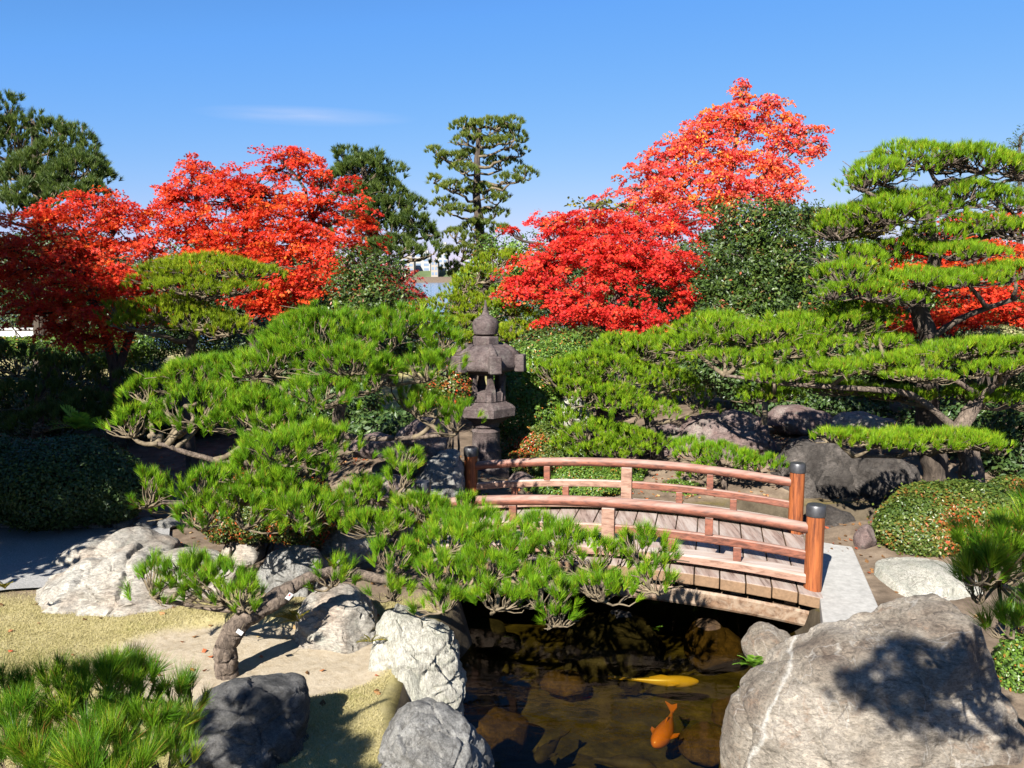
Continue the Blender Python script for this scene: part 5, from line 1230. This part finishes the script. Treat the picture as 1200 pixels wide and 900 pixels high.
mound('azalea_shrub', 'reddish azalea hidden inside the broad multi-layered pine', 'shrub', None,
      [(300, 592, 55, 46, 8.8), (350, 598, 48, 46, 8.7), (265, 600, 40, 36, 8.7)], MAT['azalea'], 57, leaf=0.036, cover=3.0, clump=0.3)
mound('azalea_shrub', 'dark leafy shrub below the crimson maple, right of the lantern roof', 'shrub', None,
      [(640, 405, 42, 22, 14.6), (680, 408, 46, 24, 14.8), (620, 420, 30, 20, 14.2)], MAT['camellia'], 58, leaf=0.065, cover=2.6, lump=0.14, thick=0.2)
mound('azalea_shrub', 'dark shrub in the right corner beneath the near pine branch', 'shrub', None,
      [(1205, 790, 40, 55, 6.0), (1215, 720, 34, 40, 6.4)], MAT['hedge'], 59, leaf=0.035, cover=2.6)
mound('azalea_shrub', 'orange tinted shrub at the left of the lantern', 'shrub', None,
      [(528, 450, 26, 24, 11.6), (505, 462, 24, 18, 11.5)], MAT['azalea'], 60, leaf=0.05, cover=1.6, clump=0.2, thick=0.25)
mound('azalea_shrub', 'pale variegated shrub behind the right pine at the right edge', 'shrub', None,
      [(1175, 395, 34, 14, 13.2), (1150, 400, 24, 12, 13.2)], MAT['pale_leaf'], 61, leaf=0.06, cover=2.0, thick=0.25)
mound('hedge', 'round clipped dark bush beside the crimson maple trunk', 'hedge', None, [(728, 405, 20, 13, 16.5)], MAT['shade_hedge'], 62, leaf=0.06, cover=3, depthk=1.0)
BG = 'background shrubs closing the garden behind the trees'
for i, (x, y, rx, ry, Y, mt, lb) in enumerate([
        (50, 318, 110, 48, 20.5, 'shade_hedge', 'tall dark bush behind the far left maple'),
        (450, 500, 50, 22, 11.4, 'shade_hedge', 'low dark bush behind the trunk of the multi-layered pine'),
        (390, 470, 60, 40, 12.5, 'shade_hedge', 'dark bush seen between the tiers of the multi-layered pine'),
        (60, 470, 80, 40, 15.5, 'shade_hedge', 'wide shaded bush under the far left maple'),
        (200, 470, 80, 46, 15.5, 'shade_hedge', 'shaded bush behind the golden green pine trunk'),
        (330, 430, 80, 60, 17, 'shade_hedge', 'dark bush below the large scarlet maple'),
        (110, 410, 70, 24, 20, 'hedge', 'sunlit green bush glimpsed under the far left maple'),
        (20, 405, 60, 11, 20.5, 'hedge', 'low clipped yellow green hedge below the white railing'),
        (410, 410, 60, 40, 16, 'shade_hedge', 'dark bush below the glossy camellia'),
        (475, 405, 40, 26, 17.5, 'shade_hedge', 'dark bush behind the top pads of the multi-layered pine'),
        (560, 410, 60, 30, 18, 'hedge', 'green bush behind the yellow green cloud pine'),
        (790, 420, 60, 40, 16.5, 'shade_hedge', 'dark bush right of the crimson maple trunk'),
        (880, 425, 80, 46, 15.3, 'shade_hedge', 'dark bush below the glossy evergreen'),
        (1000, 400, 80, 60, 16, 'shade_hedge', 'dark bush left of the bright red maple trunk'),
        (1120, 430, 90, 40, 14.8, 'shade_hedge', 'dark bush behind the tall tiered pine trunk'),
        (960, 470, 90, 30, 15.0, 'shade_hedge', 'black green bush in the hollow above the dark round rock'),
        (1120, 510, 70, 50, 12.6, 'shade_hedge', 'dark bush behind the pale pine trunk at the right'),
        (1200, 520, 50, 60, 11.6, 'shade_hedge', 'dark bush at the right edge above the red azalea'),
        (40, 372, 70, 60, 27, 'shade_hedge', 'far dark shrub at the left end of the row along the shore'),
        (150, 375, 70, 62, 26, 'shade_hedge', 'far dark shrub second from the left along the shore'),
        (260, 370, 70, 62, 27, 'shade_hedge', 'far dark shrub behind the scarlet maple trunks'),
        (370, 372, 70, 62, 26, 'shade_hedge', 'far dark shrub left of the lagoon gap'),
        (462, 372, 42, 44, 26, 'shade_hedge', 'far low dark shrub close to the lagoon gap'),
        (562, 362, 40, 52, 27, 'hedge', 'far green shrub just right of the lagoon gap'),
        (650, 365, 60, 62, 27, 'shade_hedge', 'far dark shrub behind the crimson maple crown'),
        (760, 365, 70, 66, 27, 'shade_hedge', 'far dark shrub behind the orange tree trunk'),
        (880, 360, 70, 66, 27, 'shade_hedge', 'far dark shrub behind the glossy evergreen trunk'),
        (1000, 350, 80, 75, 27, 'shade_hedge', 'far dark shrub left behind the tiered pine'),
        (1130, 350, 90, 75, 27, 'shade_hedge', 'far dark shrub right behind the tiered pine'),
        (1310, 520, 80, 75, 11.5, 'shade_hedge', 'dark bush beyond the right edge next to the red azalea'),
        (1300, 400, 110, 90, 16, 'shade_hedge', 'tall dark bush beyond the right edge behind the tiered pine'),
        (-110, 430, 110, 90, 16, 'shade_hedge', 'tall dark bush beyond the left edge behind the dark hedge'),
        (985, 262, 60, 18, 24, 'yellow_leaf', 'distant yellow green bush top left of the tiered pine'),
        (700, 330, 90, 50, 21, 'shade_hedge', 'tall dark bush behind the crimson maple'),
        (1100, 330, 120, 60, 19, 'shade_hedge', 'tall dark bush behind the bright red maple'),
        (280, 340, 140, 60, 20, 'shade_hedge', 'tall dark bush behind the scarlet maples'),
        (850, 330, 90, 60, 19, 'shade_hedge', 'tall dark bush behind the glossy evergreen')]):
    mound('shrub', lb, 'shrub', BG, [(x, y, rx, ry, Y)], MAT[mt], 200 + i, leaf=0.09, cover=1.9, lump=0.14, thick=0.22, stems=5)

# ------------------------------------------------------------------ trees to the left of and above the viewpoint, which throw the shade
def outside_tree(name, label, x, y, h, blobs, seed, mat='camellia', leaf=0.16):
    rs = np.random.RandomState(seed)
    root = empty(name, (x, y, 0), label, 'tree', 'trees standing outside the picture')
    b = MB(); b.tube(wig((x, y, -0.1), (x, y, h * 0.8), 8, 0.02, rs), np.linspace(0.2, 0.06, 8), 9); b.build('trunk', MAT['bark'], root, smooth=True)
    Vs, Fs, Rs, nv = [], [], [], 0
    for (bx, by, bz, ra, rb, rc) in blobs:
        ns = int(4 * math.pi * ((ra * rb + rb * rc + ra * rc) / 3) * 2.2 / 0.25)
        S, Lc, LN = sprays((bx, by, bz), ra, rb, rc, ns, 40, 0.42, 0.35, rs, 3.0, 0.7, 0.6, 0.6)
        V, Fc = leaf_quads(Lc, LN, leaf, leaf * 0.55, rs, 0.1)
        Vs.append(V); Fs.append(Fc + nv); nv += len(V); Rs.append(rs.uniform(0, 1, len(Fc)))
    mesh('crown', np.concatenate(Vs), np.concatenate(Fs), MAT[mat], root, rnd=np.concatenate(Rs))
def SUNP(s1, s2, d):            # a place d metres down-sun whose shadow passes through sun coordinates s1 (right) and s2 (up)
    return (s1 * 0.907 + d * 0.42, -s1 * 0.42 + d * 0.907, s2 - d * math.tan(R(SUN_EL)))
def blob(s1, s2, d, r): return (*SUNP(s1, s2, d), r, r, r)
OT = [('evergreen_tree', 'big dense evergreen left of the garden, beyond the picture', -14.0, 8.6, 8.0, [blob(-13.6, 9.2, 3, 1.7), blob(-15.5, 9.6, 3, 1.9), blob(-14.0, 6.6, 3, 2.2), blob(-12.2, 8.6, 3, 1.6), blob(-14.8, 9.9, 3, 1.7), blob(-16.5, 8.5, 3, 2.4)], 301),
      ('evergreen_tree', 'middle evergreen left of the path, beyond the picture', -9.4, 7.2, 6.4, [blob(-10.9, 8.0, 3, 1.4), blob(-11.5, 5.8, 3, 2.0), blob(-10.2, 6.6, 3, 1.4)], 302),
      ('evergreen_tree', 'near evergreen left of the dry lawn, beyond the picture', -7.3, 6.6, 4.4, [blob(-9.25, 5.6, 3, 1.25), blob(-9.1, 4.2, 3, 1.1), blob(-10.6, 4.6, 3, 1.5)], 303)]
for a in OT: outside_tree(*a)
def overhead_pine():
    rs = np.random.RandomState(77)
    root = empty('pine_tree', (2.6, -1.6, 0), 'pine behind the viewpoint whose limb hangs over the huge boulder', 'pine tree', 'trees standing outside the picture')
    b = MB(); b.tube(wig((2.6, -1.6, -0.1), (2.2, -1.0, 4.0), 8, 0.03, rs), np.linspace(0.16, 0.09, 8), 9)
    b.build('trunk', MAT['bark'], root, smooth=True)
    lb = MB(); lb.tube(wig((2.2, -1.0, 4.0), (0.8, 0.9, 3.95), 10, 0.04, rs), np.linspace(0.07, 0.03, 10), 7)
    for (bx, by, r) in [(1000, 800, .16), (1040, 780, .20), (1060, 745, .16), (1072, 805, .20), (1035, 825, .14), (1080, 850, .16)]:
        x, y, z = PX(bx, by, 5.0) + SUNDIR * (6.2 + r * 2)
        P, A, q = pad_surface((x, y, z), r, r * .8, 0.12, int(300 * r), rs)
        V, Fc, rn = needles(P, A, 0.12, 40, 0.005, rs)
        mesh('needle_pad', V, Fc, MAT['needle'], root, rnd=rn)
        for k in range(8): lb.tube(wig((x * .5 + .6, y * .5 + .2, z - .10), P[rs.randint(len(P))], 5, .08, rs), np.linspace(.012, .005, 5), 4, cap=False)
    lb.build('branches', MAT['twig'], root, smooth=True)
overhead_pine()

# ------------------------------------------------------------------ koi
def koi(label, tail, head, mat, z, bend=0.0, wid=0.13):
    a, c = PG(*tail, z), PG(*head, z)
    ax = (c - a); Ln = ax.length; ax.normalize(); sd = Vector((-ax.y, ax.x, 0))
    root = empty('koi', (a + c) / 2, label, 'koi fish', 'koi in the pond')
    prof = [(0.20, .12), (0.26, .16), (0.36, .30), (0.48, .60), (0.60, .86), (0.72, 1.0), (0.82, .98), (0.90, .80), (0.96, .52), (1.0, .16)]
    V = []; k = 12; w = Ln * wid * 0.62; h = Ln * wid * 0.66
    for t, s in prof:
        c0 = a + ax * Ln * t + sd * math.sin((t - .2) * 3.4) * bend * Ln
        for j in range(k):
            th = 2 * math.pi * j / k
            V.append(c0 + sd * math.cos(th) * w * s + Vector((0, 0, math.sin(th) * h * s * (1.0 if s > .2 else 1.4))))
    nr = len(prof); Qs = [[i * k + j, i * k + (j + 1) % k, (i + 1) * k + (j + 1) % k, (i + 1) * k + j] for i in range(nr - 1) for j in range(k)]
    caps = np.array([list(range(k - 1, -1, -1)), [(nr - 1) * k + j for j in range(k)]])
    o = mesh('body', [tuple(v) for v in V], [np.array(Qs), caps], mat, root, smooth=True)
    ss = o.modifiers.new('smooth', 'SUBSURF'); ss.levels = 1; ss.render_levels = 2
    def fin(nm, pts, th=0.006):
        n_ = len(pts); V2 = [p + Vector((0, 0, th)) for p in pts] + [p - Vector((0, 0, th)) for p in pts]
        f = [np.array([[i, (i + 1) % n_, n_ + (i + 1) % n_, n_ + i] for i in range(n_)]), np.array([list(range(n_)), list(range(2 * n_ - 1, n_ - 1, -1))])]
        mesh(nm, [tuple(v) for v in V2], f, mat, root)
    at = lambda t: a + ax * Ln * t + sd * math.sin((t - .2) * 3.4) * bend * Ln
    b0 = at(0.21); tw = -sd * bend * Ln * 0.9
    fin('tail_fin', [b0 + sd * w * .15, at(0.10) + sd * w * .55 + tw * .3, at(0.0) + sd * w * .75 + tw, at(0.06) + tw * .5, at(0.0) - sd * w * .6 + tw, at(0.10) - sd * w * .45 + tw * .3, b0 - sd * w * .15])
    for s in (-1, 1):
        r0 = at(0.80) + sd * s * w * .85
        fin('pectoral_fin', [r0, at(0.70) + sd * s * w * 1.45, at(0.64) + sd * s * w * 1.5, at(0.68) + sd * s * w * 0.95])
    d0 = at(.66) + Vector((0, 0, h * .9))
    pts = [d0, at(.58) + Vector((0, 0, h * 1.08)), at(.45) + Vector((0, 0, h * .62)), at(.45) + Vector((0, 0, h * .4)), at(.6) + Vector((0, 0, h * .7))]
    n_ = len(pts); V2 = [p + sd * .005 for p in pts] + [p - sd * .005 for p in pts]
    f = [np.array([[i, (i + 1) % n_, n_ + (i + 1) % n_, n_ + i] for i in range(n_)]), np.array([list(range(n_)), list(range(2 * n_ - 1, n_ - 1, -1))])]
    mesh('dorsal_fin', [tuple(v) for v in V2], f, mat, root)
KZ = -0.57
koi('yellow koi swimming to the right below the bridge', (713, 795), (819, 798), MAT['koi_yellow'], KZ, -0.03, 0.105)
koi('orange koi with its head towards the viewer', (793, 825), (764, 873), MAT['koi_orange'], KZ, 0.05, 0.175)
koi('dark brown koi near the reddish underwater stone', (665, 856), (625, 892), MAT['koi_dark'], KZ - 0.06, 0.03, 0.18)
koi('dark speckled koi at the bottom edge of the picture', (676, 886), (770, 902), MAT['koi_dark'], KZ - 0.08, 0.02, 0.16)

# ------------------------------------------------------------------ small things
def tagplate(label, px, py, Y, w, h, rot, red=False):
    p = PX(px, py, Y); root = empty('tag', p, label, 'tag', 'name tags fixed to the leaning pine trunk')
    u = Vector((math.cos(rot), 0, math.sin(rot))); v = Vector((-math.sin(rot), -0.35, math.cos(rot))).normalized(); nn_ = u.cross(v)
    b = MB(); b.box(p, u * w / 2, v * h / 2, nn_ * 0.002); bevel(b.build('plate', MAT['tag'], root), 0.002)
    if red:
        b = MB(); b.box(p + u * w * .2 + v * h * .2 + nn_ * .0035, u * w * .14, v * h * .10, nn_ * .0008); b.build('red_mark', MAT['tag_red'], root)
    b = MB(); b.tube([p + v * h * .42 + nn_ * .003, p + v * h * .9 + Vector((0, .06, .02))], 0.0025, 5); b.build('string', MAT['twig'], root)
tagplate('white tag with a red mark on the cut end of the leaning trunk', 339, 699, 6.28, 0.062, 0.04, R(50), True)
tagplate('plain white tag lower down on the leaning pine trunk', 281, 741, 6.04, 0.05, 0.045, R(-35))

# ferns and small plants
def fern(label, px, py, Y, n, size, seed, mat='fern'):
    rs = np.random.RandomState(seed); p = PX(px, py, Y)
    root = empty('fern', p, label, 'fern')
    for i in range(n):
        a = rs.uniform(-0.6, math.pi + 0.6); el = rs.uniform(0.35, 1.1)
        d = np.array([math.cos(a) * math.cos(el), -abs(math.sin(a)) * math.cos(el) * .8, math.sin(el)])
        sd = unit(np.cross(d, [0, 0, 1.0])); Ls = size * rs.uniform(.7, 1.1)
        C, N, Vs, q = [], [], [], 0
        b = MB(); pts = []
        for t in np.linspace(0, 1, 11):
            c = np.array(tuple(p)) + d * Ls * t - np.array([0, 0, 1]) * Ls * .35 * t * t; pts.append(c)
            if 0.1 < t:
                ll = Ls * .26 * math.sin(math.pi * min(1, t * .85 + .12))
                for s in (-1, 1):
                    e = c + sd * s * ll + d * ll * .5; wv_ = d * Ls * .045
                    b.add([c - wv_, c + wv_ * .3 + (e - c) * .5 + wv_, e, (c + e) / 2 - wv_], [[0, 1, 2, 3]])
        b.tube(pts, 0.0025, 4)
        k = sum(len(x) for x in b.Q) + sum(len(x) for x in b.T)
        b.build('frond', MAT[mat], root, rnd=rs.uniform(0, 1, k))
fern('bright green fern beside the small round stone', 884, 782, 7.0, 9, 0.27, 1)
fern('tiny fern at the water edge left of the huge boulder', 872, 812, 6.7, 5, 0.13, 2)
fern('tiny bright plant on the far bank under the overhanging branch', 598, 748, 7.9, 6, 0.11, 3)
fern('small bright plant on the far bank near the bridge beam', 769, 738, 8.0, 5, 0.10, 4)
fern('small tuft of weeds at the left foot of the white upright stone', 434, 752, 6.2, 6, 0.15, 5, 'yellow_leaf')
fern('weedy tuft with yellowing leaves below the leaning trunk', 350, 728, 6.5, 8, 0.22, 6, 'yellow_leaf')
fern('tiny weed at the left end of the broad pale slab', 6, 690, 7.0, 6, 0.16, 7, 'yellow_leaf')
fern('tall leafy plant in shade above the dark hedge', 100, 505, 10.4, 12, 0.55, 8)

# wooden prop under the pine
b = MB(); p0 = PX(895, 515, 12.4); b.tube([(p0.x, 12.4, gz(p0.x, 12.4) - .05), (p0.x, 12.4, PX(895, 470, 12.4).z)], 0.045, 10)
o = b.build('support_post', MAT['twig'], None, loc=(p0.x, 12.4, gz(p0.x, 12.4)), smooth=True); tag(o, 'thin pale wooden post propping a branch in the dark hollow', 'post')

# white railing far left
rl = empty('railing', PX(10, 400, 23.5), 'white metal railing glimpsed at the far left behind the hedge', 'railing')
a, c = PX(-90, 392, 23.5), PX(44, 392, 23.5)
def rail(z): 
    b = MB(); b.tube([a + Vector((0, 0, z)), c + Vector((0, 0, z))], 0.05, 8); b.build('rail', MAT['white_paint'], rl, smooth=True)
for z in (-0.12, 0.14): rail(z)
bb = MB(); bb.box((a + c) / 2, (c - a) / 2, Vector((0, .012, 0)), Vector((0, 0, .11))); bb.build('panel', MAT['white_paint'], rl)
for k in range(6):
    q = a + (c - a) * (k / 5); b = MB(); b.tube([q - Vector((0, 0, .3)), q + Vector((0, 0, .2))], 0.045, 8); b.build('post', MAT['white_paint'], rl, smooth=True)

# far shore, hills and apartment blocks across the lagoon
def ridge(name, label, Y, pts, depth, mat):
    V = []; n = len(pts)
    for x, y in pts: p = PX(x, y, Y); V.append(tuple(p))
    for x, y in pts: p = PX(x, y, Y); V.append((p.x, Y + depth, p.z * 0.9))
    for x, y in pts: p = PX(x, y, Y); V.append((p.x, Y - depth * .5, -3))
    Qs = [[i, i + 1, n + i + 1, n + i] for i in range(n - 1)] + [[2 * n + i, 2 * n + i + 1, i + 1, i] for i in range(n - 1)]
    tag(mesh(name, V, np.array(Qs), mat), label, 'hill', kind='structure')
ridge('far_shore', 'low green far shore of the lagoon', 640, [(-400, 318), (0, 317), (300, 319), (430, 316), (480, 318), (520, 317), (560, 319), (700, 317), (1000, 318), (1600, 318)], 40, MAT['hedge_far'])
for i, (x0, x1, yt, Y, mt, lb) in enumerate([(466, 486, 303, 640, 'building_b', 'beige low block at the left of the far shore'), (487, 505, 297, 660, 'building', 'white mid rise block left of the lagoon gap'), (506, 514, 306, 630, 'building_b', 'small beige block between the white towers'),
                                          (514, 525, 288, 650, 'building', 'narrow white tower with dark balconies across the lagoon'), (547, 566, 300, 660, 'building', 'white block showing right of the tall slender pine'), (430, 464, 308, 680, 'building', 'long pale block far left across the lagoon')]):
    pa, pb = PX(x0, yt, Y), PX(x1, yt, Y); h = pa.z + 2; w = (pb.x - pa.x)
    root = empty('apartment_building', ((pa.x + pb.x) / 2, Y, -2), lb, 'building', 'apartment blocks across the lagoon')
    b = MB(); b.box(((pa.x + pb.x) / 2, Y, -2 + h / 2), (w / 2, 0, 0), (0, 7, 0), (0, 0, h / 2)); b.build('wall', MAT[mt], root)
    nf = max(2, int(h / 3.1)); nc = max(2, int(w / 4))
    for fl in range(nf):
        for c_ in range(nc):
            b = MB(); b.box((pa.x + w * (c_ + .5) / nc, Y - 7.02, -2 + h * (fl + .55) / nf), (w / nc * .32, 0, 0), (0, .05, 0), (0, 0, h / nf * .27)); b.build('window', MAT['glass'], root)
    b = MB(); b.box(((pa.x + pb.x) / 2 + w * .2, Y, -2 + h + 1.2), (w * .15, 0, 0), (0, 3, 0), (0, 0, 1.2)); b.build('roof_house', MAT[mt], root)

# ------------------------------------------------------------------ dry lawn blades and fallen leaves
rs = np.random.RandomState(55)
n = 260000
x = rs.uniform(-6.5, 0.0, n); y = rs.uniform(4.2, 8.2, n)
keep = (rs.uniform(0, 1, n) < lawn_mask(x, y) * (1 - sand_mask(x, y)) * 1.0) & (poly_sd(np.stack([x, y], -1), POND) < -0.14)
x, y = x[keep], y[keep]; n = len(x); z = ground_z(x, y)
P = np.stack([x, y, z], -1)
D = unit(np.stack([rs.normal(size=n) * .8, rs.normal(size=n) * .8, np.full(n, .9)], -1))
h_ = rs.uniform(.012, .035, n)[:, None]; sd = unit(np.cross(D, rs.normal(size=(n, 3)))) * 0.0022
V = np.stack([P - sd, P + sd, P + D * h_], 1).reshape(-1, 3)
g_ = 0.5 + 0.5 * vnoise(x, y, 2.2, 31) * 2
r = np.clip(rs.uniform(0, .55, n) + 0.5 * np.clip(g_, 0, 1) + 0.0, 0, 1)
tag(mesh('grass', V, np.arange(n * 3).reshape(-1, 3), MAT['straw'], rnd=r), 'short dry straw coloured grass of the lawn', 'grass', kind='stuff')
n = 5200
x = rs.uniform(-6, 7, n); y = rs.uniform(5.5, 14, n); sd_ = poly_sd(np.stack([x, y], -1), POND)
keep = (sd_ < -0.1) & ((y > 8.2) | (rs.uniform(0, 1, n) < .16))
x, y = x[keep], y[keep]; n = len(x)
C = np.stack([x, y, ground_z(x, y) + .015], -1); N = unit(np.stack([rs.normal(size=n) * .3, rs.normal(size=n) * .3, np.ones(n)], -1))
V, Fc = leaf_quads(C, N, .06, .04, rs, .15)
tag(mesh('fallen_leaves', V, Fc, MAT['litter'], rnd=rs.uniform(0, 1, n)), 'scattered fallen brown and red leaves on the soil', 'leaves', kind='stuff')
print('tris', sum(len(o.data.polygons) for o in scene.objects if o.type == 'MESH'), 'objects', len(scene.objects))
